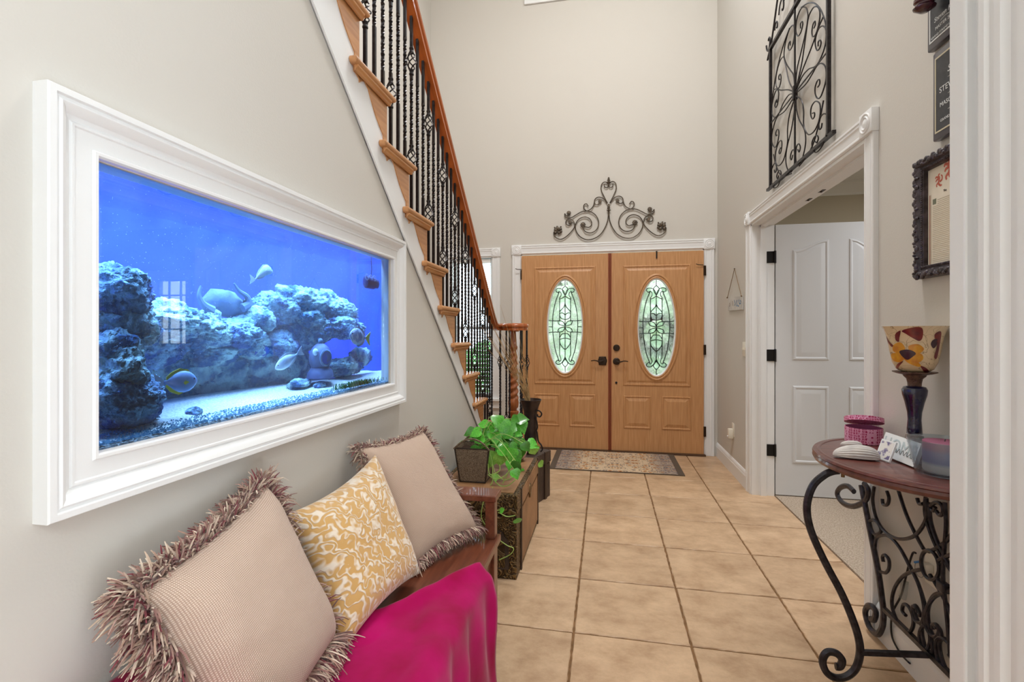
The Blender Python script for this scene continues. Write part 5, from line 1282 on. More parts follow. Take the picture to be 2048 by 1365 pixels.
bl2 = [c7x(p) for p in [(440, 300), (455, 380), (490, 560), (530, 760), (550, 900), (560, 1000), (552, 1070), (525, 1105), (485, 1070), (462, 1000), (470, 960), (495, 955), (518, 985), (510, 1025), (492, 1025)]]
zm = max(p.z for p in bl + bl2); 
for nm, s in (('back_leg', 0), ('back_leg', 1)):
    mb = MB()
    for pts, r in ((bl, .012), (bl2, .0125)):
        q = [Vector((p.x, 2 * CY - p.y if s else p.y, p.z)) for p in pts]; mb.tube(cat_rom(q, 6), r, 8, up=(1, 0, 0), flat=.8)
    mb.build(nm, M['tableiron'], ct, True)
ya = cz_((165, 860)); mb = MB(); mb.tube([(BXX, ya.y, .165), (BXX, 2 * CY - ya.y, .165)], .011, 4, up=(1, 0, 0)); mb.build('rail', M['tableiron'], ct)
mb = MB(); mb.tube([(BXX, ya.y + .06, TZ - .045), (BXX, 2 * CY - ya.y - .06, TZ - .045)], .010, 4, up=(1, 0, 0)); mb.build('rail', M['tableiron'], ct)
mb = MB(); mb.tube([c7((440, 1205)), Vector((BXX, 1.84, .155))], .0105, 4, up=(0, 0, 1)); mb.build('stretcher', M['tableiron'], ct)
mb = MB(); mb.tube([(.80, 1.84, TZ - .040), (BXX, 1.84, TZ - .045)], .009, 4, up=(0, 0, 1)); mb.build('apron_bar', M['tableiron'], ct)
TS = [[(100, -20), (90, 80), (115, 200), (170, 290), (240, 340), (310, 350), (390, 325), (450, 250), (475, 170), (470, 60)], [(190, 10), (205, 60), (195, 105), (165, 105), (158, 65)], [(405, 60), (420, 100), (445, 100)],
      [(270, 0), (330, 180), (400, 330), (450, 420)], [(65, 225), (95, 215), (130, 240), (150, 290), (130, 315), (100, 315), (78, 275), (65, 225)],
      [(105, 420), (115, 350), (150, 325), (210, 335), (280, 410), (350, 540), (410, 660), (445, 780), (455, 870), (440, 940), (400, 935), (370, 880), (375, 830), (400, 840), (405, 872)],
      [(140, 580), (180, 590), (205, 560), (205, 500), (180, 465), (160, 475), (165, 512)],
      [(440, 565), (370, 580), (300, 620), (245, 700), (225, 800), (245, 890), (290, 970), (345, 1010), (375, 970), (375, 900), (345, 830), (310, 815), (300, 860), (325, 892)],
      [(600, 730), (530, 760), (480, 830), (460, 920), (480, 1000), (530, 1045), (560, 1010), (545, 960), (515, 960), (515, 988)],
      [(455, 955), (425, 1010), (425, 1080), (460, 1145), (495, 1090), (490, 1010), (455, 955)]]
CEN = [[(490, 90), (500, 220), (540, 350), (600, 470), (660, 590)], [(600, 90), (610, 250), (595, 450), (588, 640), (605, 800), (625, 1000), (640, 1180)], [(500, 115), (540, 90), (580, 110), (590, 160), (565, 182), (540, 150)],
       [(497 + 62 * math.cos(a) + 14 * math.sin(a), 535 + 105 * math.sin(a)) for a in [2 * PI * k / 14 for k in range(15)]], [(560, 500), (600, 480), (660, 455)], [(550, 625), (575, 690), (600, 720)], [(640, 1100), (580, 1050), (545, 1070), (540, 1140), (560, 1220), (600, 1270)]]
for grp, mir in ((TS, (0, 1)), (CEN, (0,))):
    for cv_ in grp:
        for s in mir:
            q = [cz_(p) for p in cv_]
            q = [Vector((p.x + .003 * s, 2 * CY - p.y if s else p.y, min(p.z, TZ - .036))) for p in q]
            mb = MB(); mb.tube(cat_rom(q, 6), .0062, 7, up=(1, 0, 0)); mb.build('scroll', M['tableiron'], ct, True)
mb = MB(); p = cz_((590, 690)); mb.bbox((p.x - .012, p.y - .016, p.z - .016), (p.x + .012, p.y + .016, p.z + .016), .004); mb.build('collar', M['tableiron'], ct)
mb = MB(); p = c7((340, 250), 1.86); mb.lathe([(.006, p.z - .004), (.006, TZ - .034)], (p.x, p.y, 0), 8); mb.build('screw', M['brass'], ct)
# ---------------------------------------------------------------- things on the table
TS_ = TZ + .002
M['shell'] = mat('chalky_shell', (228, 224, 220), .7, col2=(200, 196, 196), nscale=20)
def shell(label, c, Ln, W, Hh, yaw, ridges):
    mb = MB(); n, m_ = 16, 120; L = []
    for i in range(n + 1):
        t = i / n; l = []
        for k in range(m_):
            a = 2 * PI * k / m_; x = Ln * (math.cos(PI * t) * .5); 
            prof = math.sin(PI * t) ** .8 * (1.15 - .45 * t) if 0 < i < n else .02
            rid = 1 + .045 * math.cos(ridges * a)
            zz = math.sin(a); zz = zz if zz > 0 else zz * .12
            l.append((x, W / 2 * prof * math.cos(a) * rid, Hh * prof * zz * rid + Hh * .02))
        L.append(l)
    mb.loops(L, True, True, True); mb.xf(Matrix.Translation(c) @ Matrix.Rotation(yaw, 4, 'Z')); o = mb.build('seashell', M['shell'], None, True, None)
    zmin = min(v.z for v in mb.v); o.location.z += TS_ - zmin
    return tag(o, label, 'seashell', 'shells on the console table')
p = oZ(1712, 917, TS_); shell('large ribbed white seashell lying at the front of the table', p, .135, .06, .042, math.radians(-12), 26)
p = oZ(1703, 893, TS_); shell('small white shell behind the large seashell', p, .07, .025, .02, math.radians(-15), 14)
def geo(name, c1, c2, sc):
    m = mat(name, c1, .5); nt = m.node_tree; N = nt.nodes; L = nt.links; b = N['Principled BSDF']
    tc = N.new('ShaderNodeTexCoord'); ck = N.new('ShaderNodeTexChecker'); mp = N.new('ShaderNodeMapping'); mp.inputs['Scale'].default_value = (sc, sc, sc); mp.inputs['Rotation'].default_value = (.78, .78, .78)
    L.new(tc.outputs['Object'], mp.inputs[0]); vo = N.new('ShaderNodeTexVoronoi'); vo.feature = 'DISTANCE_TO_EDGE'; vo.inputs['Scale'].default_value = sc; vo.inputs['Randomness'].default_value = .25; L.new(tc.outputs['Object'], vo.inputs['Vector'])
    cr = N.new('ShaderNodeValToRGB'); e = cr.color_ramp.elements; cr.color_ramp.interpolation = 'CONSTANT'; e[0].color = lin(c2); e[1].position = .12; e[1].color = lin(c1); q = e.new(.30); q.color = lin(c2); q = e.new(.36); q.color = lin(c1)
    L.new(vo.outputs['Distance'], cr.inputs['Fac']); L.new(cr.outputs['Color'], b.inputs['Base Color']); return m
M['pinkbox'] = geo('pink_lattice_paper', (178, 22, 92), (236, 170, 206), 105)
M['lilac'] = mat('lilac_paper', (190, 110, 160), .7)
c = oZ(1727, 884, TS_); gbx = thing('round_gift_box', 'round pink lattice patterned box with its lid ajar', 'box', c)
r_ = .062
mb = MB(); mb.lathe([(.001, 0), (r_, 0), (r_, .058), (r_ - .003, .058), (r_ - .003, .004), (.001, .004)], c, 36); mb.build('box_body', M['pinkbox'], gbx, True, 40)
mb = MB(); mb.lathe([(r_ - .0035, .004), (r_ - .0035, .0575)], c, 36, 0, 'z', False); mb.build('lining', M['lilac'], gbx, True)
mb = MB(); mb.lathe([(r_ + .003, 0), (r_ + .003, .018), (.001, .0195), (.001, .017), (r_ + .0005, .016), (r_ + .0005, 0)], (0, 0, 0), 36)
mb.xf(Matrix.Translation(c + Vector((.008, .014, .073))) @ Matrix.Rotation(math.radians(-17), 4, 'X') @ Matrix.Rotation(math.radians(6), 4, 'Y')); mb.build('lid', M['pinkbox'], gbx, True, 40)
# floral ceramic tile leaning
M['floral'] = mat('floral_print', (236, 232, 228), .3, col2=(120, 110, 150), nscale=34, lo=.50, hi=.56, coat=.4)
M['cardwhite'] = mat('white_card', (238, 240, 242), .35)
def leanslab(name, label, cat_, bl_, br_, h, th, lean, m_):
    # bl_/br_ bottom front corners on the table; leans back away from viewer
    a, b = Vector(bl_), Vector(br_); ax = (b - a).normalized(); n = Vector((-ax.y, ax.x, 0))
    if n.dot(Vector((.7, .7, 0))) < 0: n = -n
    up = (Vector((0, 0, 1)) * math.cos(lean) + n * math.sin(lean)).normalized(); back = ax.cross(up)
    if back.dot(n) < 0: back = -back
    W = (b - a).length; th_ = thing(name, label, cat_, (a + b) / 2)
    def P(x, y, z): return a + ax * x + up * z + back * y
    mb = MB(); mb.add([P(0, 0, 0), P(W, 0, 0), P(W, th, 0), P(0, th, 0), P(0, 0, h), P(W, 0, h), P(W, th, h), P(0, th, h)], [(3, 2, 1, 0), (4, 5, 6, 7), (0, 1, 5, 4), (1, 2, 6, 5), (2, 3, 7, 6), (3, 0, 4, 7)])
    zmin = min(v.z for v in mb.v); lift = TS_ - zmin
    mb.xf(Matrix.Translation((0, 0, lift))); mb.build('slab', M['cardwhite'], th_)
    R_ = Matrix((ax, up, ax.cross(up))).transposed().to_4x4()
    return th_, (lambda x, y, z: P(x, y, z) + Vector((0, 0, lift))), R_.to_euler(), W
t1, P1, e1, W1 = leanslab('floral_plaque', 'small square plaque printed with lilac flowers', 'plaque', oZ(1750, 916, TS_), oZ(1778, 926, TS_), .068, .006, .35, None)
mb = MB(); h_ = .068
mb.add([P1(.005, -.0004, .005), P1(W1 - .005, -.0004, .005), P1(W1 - .005, -.0004, h_ - .005), P1(.005, -.0004, h_ - .005), P1(.005, .001, .005), P1(W1 - .005, .001, .005), P1(W1 - .005, .001, h_ - .005), P1(.005, .001, h_ - .005)], [(0, 1, 2, 3), (4, 5, 6, 7), (0, 1, 5, 4), (1, 2, 6, 5), (2, 3, 7, 6), (3, 0, 4, 7)]); mb.build('floral_face', M['floral'], t1)
t2, P2, e2, W2 = leanslab('home_sign', 'pale blue-white wooden sign reading HOME beside the candle bowl', 'sign', oZ(1757, 908, TS_), oZ(1826, 937, TS_), .078, .012, .30, None)
M['letters'] = mat('faint_grey_lettering', (196, 208, 212), .5); M['script'] = mat('dark_script', (84, 84, 84), .5)
text('lettering', 'HOME', .062, P2(W2 * .50, -.0008, .042), e2, M['letters'], t2)
sq_ = [P2(W2 * (.42 + .5 * k / 24), -.002, .030 + .008 * math.sin(k * 1.3) * (1 if k % 5 else .3)) for k in range(25)]
mb = MB(); mb.tube(cat_rom(sq_, 4), .0007, 5); mb.build('script', M['script'], t2, True)
# candle in glass bowl
M['ribglass'] = thinglass('ribbed_bowl_glass', (240, 246, 250), rough=.05, trans=.16, tcol=(236, 244, 250))
M['candle'] = None
def candlemat():
    m = mat('layered_candle_wax', (120, 60, 92), .6); nt = m.node_tree; N = nt.nodes; L = nt.links
    tc = N.new('ShaderNodeTexCoord'); sp = N.new('ShaderNodeSeparateXYZ'); L.new(tc.outputs['Object'], sp.inputs[0]); mr = N.new('ShaderNodeMapRange'); mr.inputs['From Max'].default_value = .11; L.new(sp.outputs[2], mr.inputs['Value'])
    cr = N.new('ShaderNodeValToRGB'); e = cr.color_ramp.elements; e[0].position = .26; e[0].color = lin((206, 196, 184)); e[1].position = .36; e[1].color = lin((110, 108, 150))
    for p_, c_ in ((.62, (104, 98, 140)), (.74, (136, 72, 100)), (.95, (140, 78, 104))): q = e.new(p_); q.color = lin(c_)
    L.new(mr.outputs['Result'], cr.inputs['Fac']); L.new(cr.outputs['Color'], N['Principled BSDF'].inputs['Base Color']); return m
M['candle'] = candlemat(); M['waxtop'] = mat('wax_top', (208, 178, 170), .55)
c = oZ(1890, 952, TS_) + Vector((.006, .012, 0)); cd = thing('candle_bowl', 'layered purple candle inside a ribbed glass bowl', 'candle', c)
pr_ = [(.001, .002), (.066, .002), (.070, .006)] + [(.070 + .020 * k / 22 + (.0012 if k % 2 else 0), .008 + .094 * k / 22) for k in range(23)] + [(.091, .105), (.088, .105)] + [(.087 - .019 * k / 8, .10 - .088 * k / 8) for k in range(9)] + [(.001, .008)]
mb = MB(); mb.lathe(pr_, c, 40); mb.build('glass_bowl', M['ribglass'], cd, True, 40)
mb = MB(); mb.lathe([(.001, .010), (.050, .010), (.052, .014), (.052, .098), (.050, .1)], c, 36); co_ = mb.build('candle', M['candle'], cd, True, 40)
mb = MB(); mb.lathe([(.05, .0995), (.035, .098), (.001, .0975)], c, 36); mb.build('wax_top', M['waxtop'], cd, True)
mb = MB(); mb.tube([c + Vector((0, 0, .097)), c + Vector((.002, 0, .108))], .0014, 6); mb.build('wick', M['script'], cd)
# hurricane candle lamp
M['navy'] = mat('navy_glazed_ceramic', (18, 22, 52), .18, col2=(34, 32, 66), nscale=50, coat=.6)
M['cap'] = mat('bronze_gold_capital', (120, 92, 76), .4, .5, col2=(84, 60, 52), nscale=90, bump=.6, bscale=160)
def cupmat():
    m = mat('crackled_amber_glass', (226, 206, 172), .25, col2=(210, 186, 148), nscale=7, coat=.5); nt = m.node_tree; N = nt.nodes; L = nt.links; b = N['Principled BSDF']
    src = b.inputs['Base Color'].links[0].from_socket; tc = N.new('ShaderNodeTexCoord'); vo = N.new('ShaderNodeTexVoronoi'); vo.feature = 'DISTANCE_TO_EDGE'; vo.inputs['Scale'].default_value = 26
    nz = N.new('ShaderNodeTexNoise'); nz.inputs['Scale'].default_value = 18; mx0 = N.new('ShaderNodeMixRGB'); mx0.blend_type = 'LINEAR_LIGHT'; mx0.inputs[0].default_value = .05; L.new(tc.outputs['Object'], nz.inputs['Vector']); L.new(tc.outputs['Object'], mx0.inputs[1]); L.new(nz.outputs['Color'], mx0.inputs[2]); L.new(mx0.outputs[0], vo.inputs['Vector'])
    cr = N.new('ShaderNodeValToRGB'); cr.color_ramp.elements[0].position = .008; cr.color_ramp.elements[1].position = .02; cr.color_ramp.elements[0].color = lin((120, 90, 60)); L.new(vo.outputs['Distance'], cr.inputs['Fac'])
    mx = N.new('ShaderNodeMixRGB'); mx.blend_type = 'MULTIPLY'; mx.inputs[0].default_value = .6; L.new(src, mx.inputs[1]); L.new(cr.outputs['Color'], mx.inputs[2]); L.new(mx.outputs[0], b.inputs['Base Color']); return m
M['cup'] = cupmat(); M['petal_y'] = mat('painted_yellow_petal', (220, 160, 36), .3, col2=(196, 120, 24), nscale=40, coat=.4); M['petal_r'] = mat('painted_maroon_petal', (128, 30, 26), .3, col2=(90, 18, 30), nscale=40, coat=.4); M['petal_k'] = mat('painted_dark_centre', (52, 24, 40), .3, coat=.4)
c = Vector((1.0, 1.814, TS_)); zc_ = -c.x * SN + c.y * CS
def hz(v): return CH - (v - 666) * zc_ / F - c.z
lm = thing('hurricane_candle_lamp', 'navy candle holder with a pansy-painted cream glass cup', 'candle holder', c)
pxm = zc_ / F
mb = MB(); b0 = hz(872)
mb.lathe([(.001, 0), (.042, 0), (.045, .006), (.040, .012), (.030, .022), (.024, b0 + .0)], c, 28); mb.build('foot', M['cap'], lm, True, 40)
prof = [(13, 868), (12, 855), (11, 840), (12, 825), (16, 805), (20, 790), (21, 780), (18, 774), (11, 772)]
mb = MB(); mb.lathe([(r * pxm, hz(v)) for r, v in prof], c, 28); mb.build('stem', M['navy'], lm, True, None)
mb = MB(); mb.lathe([(11 * pxm, hz(774)), (11.5 * pxm, hz(766)), (13 * pxm, hz(758)), (18 * pxm, hz(753)), (19 * pxm, hz(750))], c, 24); mb.build('capital', M['cap'], lm, True, 40)
mb = MB(); mb.lathe([(8 * pxm, hz(752)), (28 * pxm, hz(748)), (36 * pxm, hz(745)), (36 * pxm, hz(743.5)), (.001, hz(746))], c, 32); mb.build('drip_tray', M['cap'], lm, True, 40)
cup = [(20, 745), (30, 738), (36, 725), (40, 705), (42, 690), (45, 673), (49, 660), (53, 653)]
def cupr(v):
    for (r0, v0), (r1, v1) in zip(cup, cup[1:]):
        if v1 <= v <= v0: return (r0 + (r1 - r0) * (v0 - v) / (v0 - v1)) * pxm
    return 30 * pxm
mb = MB(); mb.lathe([(.001, hz(745))] + [(r * pxm, hz(v)) for r, v in cup] + [(r * pxm - .0025, hz(v)) for r, v in reversed(cup)] + [(.001, hz(743))], c, 40); cu = mb.build('glass_cup', M['cup'], lm, True, 50)
def petal(pts, m_, off=.0012):      # painted patch following the cup, pts = (u, v) pixels
    ctr_ = (sum(p[0] for p in pts) / len(pts), sum(p[1] for p in pts) / len(pts)); mb = MB(); rings = []
    fa = math.atan2(-c.y, -c.x)
    for s in (1, .66, .33, .02):
        l = []
        for p in cat_rom([(q[0], q[1], 0) for q in pts], 4, True):
            u = ctr_[0] + (p.x - ctr_[0]) * s; v = ctr_[1] + (p.y - ctr_[1]) * s; r = cupr(v) + off
            x = max(-.98, min(.98, (u - 1829) * pxm / r)); a = fa + math.asin(x); l.append((c.x + r * math.cos(a), c.y + r * math.sin(a), c.z + hz(v)))
        rings.append(l)
    mb.loops(rings, True, False, True); mb.build('painted_petal', M[m_], cu, True, None)
for pts in ([(1797, 690), (1808, 685), (1815, 698), (1806, 707), (1796, 702)], [(1820, 692), (1834, 688), (1843, 697), (1836, 706), (1824, 706)], [(1793, 709), (1806, 706), (1815, 712), (1808, 724), (1796, 722)], [(1822, 708), (1838, 706), (1842, 716), (1834, 724), (1824, 720)], [(1812, 712), (1824, 712), (1838, 728), (1834, 732), (1818, 724)]): petal(pts, 'petal_y')
petal([(1806, 703), (1814, 699), (1824, 700), (1831, 706), (1826, 713), (1818, 719), (1810, 712)], 'petal_k', .0018)
for pts in ([(1810, 662), (1826, 656), (1840, 657), (1841, 674), (1836, 682), (1826, 676), (1816, 668)], [(1800, 668), (1808, 662), (1806, 676), (1805, 684), (1800, 680)], [(1812, 722), (1806, 732), (1802, 742), (1799, 740), (1803, 728)], [(1838, 730), (1846, 734), (1851, 742), (1845, 744), (1840, 736)], [(1858, 670), (1868, 664), (1866, 690), (1862, 715), (1858, 712), (1862, 690)], [(1784, 672), (1790, 684), (1797, 692), (1793, 694), (1787, 684)]): petal(pts, 'petal_r', .0010)
petal([(1856, 680), (1862, 678), (1862, 688), (1857, 696), (1853, 688)], 'petal_k', .0010)
# ---------------------------------------------------------------- plaques, certificate, gavel on right wall
M['plaquewood'] = mat('dark_plaque_wood', (44, 38, 52), .3, coat=.4); M['plate'] = mat('black_engraved_plate', (46, 48, 54), .3, .3, col2=(58, 60, 66), nscale=60); M['silver'] = mat('silver_line', (214, 216, 218), .35, .3); M['goldline'] = mat('pale_gold_line', (206, 196, 170), .35, .3); M['txt'] = mat('silver_lettering', (220, 222, 224), .4)
WR = (PI / 2, 0, -PI / 2)
def wplaque(name, label, yl, w, z0, z1, line):
    th_ = thing(name, label, 'plaque', (RX, yl - w / 2, z0)); yr = yl - w
    mb = MB(); mb.bbox((RX - .022, yr, z0), (RX - .001, yl, z1), .005); bd = mb.build('board', M['plaquewood'], th_, True, 30)
    pl_ = lambda a, z, h: (RX - .022 - h, a, z)
    mb = MB(); rectframe(mb, (yr + .016, yl - .014, z0 + .022, z1 - .022), [(0, 0), (0, .0016), (.005, .0016), (.005, 0)], pl_); mb.build('border', M[line], th_)
    mb = MB(); mb.box((RX - .0230, yr + .022, z0 + .026), (RX - .0215, yl - .020, z1 - .026)); mb.build('engraved_plate', M['plate'], th_)
    return th_, yr
def wt(th_, body, yl, z, s, align='LEFT', shear=0): text('lettering', body, s, (RX - .0236, yl, z), WR, M['txt'], th_, align, .0003, shear)
pq2, yr2 = wplaque('award_plaque', 'black award plaque directly above the carved certificate frame', 1.842, .225, 1.864, 2.156, 'goldline')
ym = 1.842 - .1125
wt(pq2, 'STEVE', 1.806, 2.018, .026); wt(pq2, 'MASON O', 1.804, 1.970, .020); wt(pq2, 'GRAND ST', 1.802, 1.919, .0125); wt(pq2, 'S', 1.769, 2.070, .030, 'LEFT', .3)
for z in (2.046, 1.994, 1.944):
    mb = MB(); mb.tube(cat_rom([(RX - .0235, ym + .036, z - .001), (RX - .0235, ym, z + .002), (RX - .0235, ym - .036, z - .001)], 4), .0009, 4); mb.build('flourish', M['txt'], pq2)
pq1, yr1 = wplaque('gavel_plaque', 'upper black plaque under the mounted wooden gavel', 1.870, .225, 2.176, 2.49, 'silver')
mb = MB(); 
wt(pq1, 'Steven H', 1.832, 2.262, .022, 'LEFT', .25); wt(pq1, 'MASTER 2006', 1.826, 2.232, .0150); wt(pq1, 'GRAND STRAND LODGE #', 1.846, 2.210, .0105)
mb = MB(); mb.tube(cat_rom([(RX - .0235, 1.80, 2.246), (RX - .0235, 1.78, 2.249), (RX - .0235, 1.76, 2.246)], 4), .0009, 4); mb.build('flourish', M['txt'], pq1)
M['gavel'] = mat('dark_red_wood', (86, 34, 42), .22, col2=(52, 20, 34), nscale=12, coat=.6)
gv = thing('wooden_gavel', 'dark red turned wooden gavel mounted on the upper plaque', 'gavel', (RX - .06, 1.9, 2.40))
mb = MB(); g0 = oX(1843, 32, RX - .065)
L = [(.0, .008), (.010, .0225), (.014, .024), (.020, .019), (.024, .019), (.028, .023), (.036, .023), (.040, .018), (.046, .020), (.060, .022), (.074, .020), (.080, .018), (.084, .023), (.092, .023), (.1, .019), (.106, .024), (.112, .02), (.116, .001)]
mb.lathe([(r * 1.3, h * 1.2) for h, r in L], (0, 0, 0), 24); mb.xf(Matrix.Translation((RX - .062, 1.815, 2.285)) @ Matrix.Rotation(.12, 4, 'X')); mb.build('head', M['gavel'], gv, True, 40)
mb = MB(); mb.lathe([(.006, 0), (.008, .02), (.007, .1), (.011, .16), (.009, .19), (.001, .2)], (0, 0, 0), 14); mb.xf(Matrix.Translation((RX - .062, 1.80, 2.355)) @ Matrix.Rotation(PI / 2 - .1, 4, 'X')); mb.build('handle', M['gavel'], gv, True, 40)
# certificate in carved frame
M['carved'] = mat('carved_dark_frame', (46, 38, 40), .4, .3, col2=(84, 74, 78), nscale=40); M['paper'] = mat('parchment', (230, 222, 206), .8, col2=(220, 208, 188), nscale=5); M['mattan'] = mat('rust_mat_line', (150, 84, 60), .7); M['red'] = mat('heraldic_red', (196, 104, 84), .7); M['print'] = mat('printed_line', (190, 180, 160), .8); M['sage'] = mat('sage_initial', (120, 124, 104), .8)
cf = thing('framed_certificate', 'heraldic certificate with red lions in a carved dark frame', 'picture frame', (RX, 1.80, 1.425))
y1_, y0_ = 1.936, 1.57; z0_, z1_ = 1.418, 1.828
pl_ = lambda a, z, h: (RX - h, a, z)
mb = MB(); rectframe(mb, (y0_, y1_, z0_, z1_), [(0, 0), (0, .012), (.004, .020), (.012, .028), (.022, .028), (.028, .020), (.030, .020), (.034, .024), (.042, .018), (.044, .006)], pl_); mb.build('frame', M['carved'], cf, True, 30)
mb = MB(); rg = random.Random(9)
def blob(y, z, r, h=.026): mb.ball((RX - h, y, z), r, 7, 0, (.8, rg.uniform(.7, 1.4), rg.uniform(.7, 1.4)))
for k in range(38):
    z = z0_ + .008 + (z1_ - z0_ - .016) * k / 37
    for yy in (y1_, y0_): blob(yy - .012 * (1 if yy == y1_ else -1) + .006 * math.sin(k * 1.9), z, .0085); 
    blob(y1_ - .002 + .003 * math.sin(k * 2.3), z, .005, .016)
for k in range(34):
    y = y0_ + .008 + (y1_ - y0_ - .016) * k / 33
    for zz in (z0_, z1_): blob(y, zz + .012 * (1 if zz == z0_ else -1) + .006 * math.sin(k * 1.9), .0085)
mb.build('carving', M['carved'], cf, True)
mb = MB()
for k in range(44): mb.ball((RX - .022, y1_ - .037, z0_ + .04 + (z1_ - z0_ - .08) * k / 43), .0035, 6); mb.ball((RX - .022, y0_ + .037, z0_ + .04 + (z1_ - z0_ - .08) * k / 43), .0035, 6)
for k in range(38):
    for zz in (z0_ + .037, z1_ - .037): mb.ball((RX - .022, y0_ + .04 + (y1_ - y0_ - .08) * k / 37, zz), .0035, 6)
mb.build('beading', M['carved'], cf, True)
mb = MB(); mb.box((RX - .006, y0_ + .04, z0_ + .04), (RX - .003, y1_ - .04, z1_ - .04)); pp = mb.build('parchment', M['paper'], cf)
for dy, m_ in ((.052, 'mattan'), (.058, 'print')): mb = MB(); mb.box((RX - .0066, y1_ - dy - .003, z0_ + .045), (RX - .0058, y1_ - dy, z1_ - .13)); mb.build('border_line', M[m_], pp)
mb = MB(); mb.box((RX - .0066, y1_ - .085, 1.662), (RX - .0058, y1_ - .068, 1.680)); mb.build('initial', M['sage'], pp)
mb = MB()
for k in range(34):
    z = 1.672 - k * .0062; a = y1_ - (.09 if k < 3 else .068); mb.box((RX - .0064, y0_ + .07 + rg.uniform(0, .02), z), (RX - .0058, a, z + .0022))
mb.build('printed_lines', M['print'], pp)
def lion(yc, zc2, s):
    mb = MB()
    for pts in ([(0, -.5), (.1, -.2), (-.05, .1), (.1, .45), (-.1, .5)], [(.05, .2), (.4, .35), (.5, .2)], [(.0, .1), (.35, .05), (.45, -.1)], [(.1, -.25), (.35, -.4), (.3, -.6)], [(0, -.45), (-.2, -.6), (-.35, -.55)], [(-.05, -.2), (-.35, -.1), (-.4, .2), (-.25, .35)]):
        mb.tube(cat_rom([(RX - .0064, yc + p[0] * s, zc2 + p[1] * s) for p in pts], 4), s * .085, 6, up=(1, 0, 0), flat=.08, taper=lambda t: 1.2 - .5 * t)
    mb.build('heraldic_lion', M['red'], pp, True)
lion(1.836, 1.738, .036); lion(1.784, 1.760, .055)
text('lettering', 'The', .010, (RX - .0066, 1.808, 1.695), WR, M['script'], pp)
# ---------------------------------------------------------------- hanging sign, switch, outlets
M['signboard'] = mat('weathered_white_board', (206, 202, 196), .7, col2=(180, 176, 172), nscale=9); M['twine'] = mat('jute_twine', (130, 108, 82), .9); M['bluepaint'] = mat('blue_paint_strokes', (96, 140, 176), .7, col2=(64, 104, 146), nscale=40); M['brownpaint'] = mat('brown_paint', (120, 100, 84), .7)
hs = thing('hanging_sign', 'small white painted sign hanging on twine beside the side doorway', 'sign', (RX, 4.5, 1.38))
HX = RX - .012
def s3(x, y): return oX(1445 + x / 27.3, 580 + y / 27.3, HX)
q = [s3(285, 430), s3(1060, 340), s3(1090, 1080), s3(305, 1140)]
mb = MB(); mb.loops([[Vector((HX, v.y, v.z)) for v in q], [Vector((HX + .009, v.y, v.z)) for v in q]], True, True, True); mb.build('board', M['signboard'], hs)
apex = oX(1469, 538, HX)
for e_ in (q[0], q[1]): mb = MB(); mb.tube([apex, e_ + Vector((-.003, 0, -.004))], .0028, 6); mb.ball(e_ + Vector((-.004, 0, 0)), .007, 8); mb.build('twine', M['twine'], hs, True)
mb = MB(); mb.ball(apex, .006, 8); mb.build('nail', M['bronze'], hs, True)
for pts, m_ in (([(760, 560), (740, 800), (770, 900)], 'bluepaint'), ([(820, 560), (800, 760), (840, 880), (890, 880)], 'bluepaint'), ([(880, 540), (930, 760), (1000, 720)], 'bluepaint'), ([(960, 560), (1010, 660)], 'bluepaint'), ([(640, 560), (660, 640), (690, 760), (650, 870)], 'bluepaint'), ([(540, 620), (560, 760), (580, 880)], 'brownpaint'), ([(390, 720), (410, 830), (380, 920)], 'brownpaint')):
    mb = MB(); mb.tube(cat_rom([s3(x, y) + Vector((-.0006, 0, 0)) for x, y in pts], 4), .0055, 6, up=(1, 0, 0), flat=.12); mb.build('paint_stroke', M[m_], hs, True)
M['ivory'] = mat('ivory_plastic', (232, 226, 212), .4)
p = oX(1490.5, 699, RX); sw = thing('light_switch', 'ivory double light switch beside the side doorway', 'switch', (RX, p.y, p.z - .06))
mb = MB(); mb.bbox((RX - .007, p.y - .058, p.z - .058), (RX, p.y + .058, p.z + .058), .003); mb.build('plate', M['ivory'], sw, True, 40)
for s in (-.023, .023): mb = MB(); mb.bbox((RX - .016, p.y + s - .005, p.z - .006), (RX - .006, p.y + s + .005, p.z + .014), .002); mb.build('toggle', M['ivory'], sw)
p = oX(1467, 866, RX); ou = thing('wall_outlet', 'ivory wall outlet above the baseboard near the front door', 'outlet', (RX, p.y, p.z - .06))
mb = MB(); mb.bbox((RX - .006, p.y - .036, p.z - .035), (RX, p.y + .036, p.z + .085), .003); mb.build('plate', M['ivory'], ou, True, 40)
fr_ = thing('plug_in_night_light', 'white plug-in night light in the outlet near the front door', 'night light', (RX - .03, p.y, p.z - .04))
mb = MB(); mb.bbox((RX - .045, p.y - .022, p.z - .05), (RX - .006, p.y + .022, p.z + .035), .006); mb.build('housing', M['ivory'], fr_, True, 40)
mb = MB(); mb.ball((RX - .046, p.y, p.z - .032), .008, 8); mb.build('sensor', M['cardwhite'], fr_, True)
p = cz_((430, 560)); p.x = RX
o2 = thing('table_outlet', 'white wall outlet behind the console table scrollwork', 'outlet', (RX, p.y, p.z - .06))
mb = MB(); mb.bbox((RX - .006, p.y - .036, p.z - .058), (RX, p.y + .036, p.z + .058), .003); mb.build('plate', M['ivory'], o2, True, 40)
mb = MB(); mb.bbox((RX - .03, p.y - .014, p.z - .01), (RX - .006, p.y + .014, p.z + .02), .004); mb.build('plug', M['ivory'], o2, True, 40)
M['cordblack'] = mat('black_cord', (20, 20, 22), .5); M['tagclear'] = thinglass('clear_plastic', (236, 240, 242), rough=.05, trans=.15, tcol=(236, 236, 236)); M['bluewire'] = mat('blue_wire', (60, 120, 180), .5)
def czw(p): v = oX(1720 + p[0] / 3.544, 980 + p[1] / 3.544, RX - .022); return v
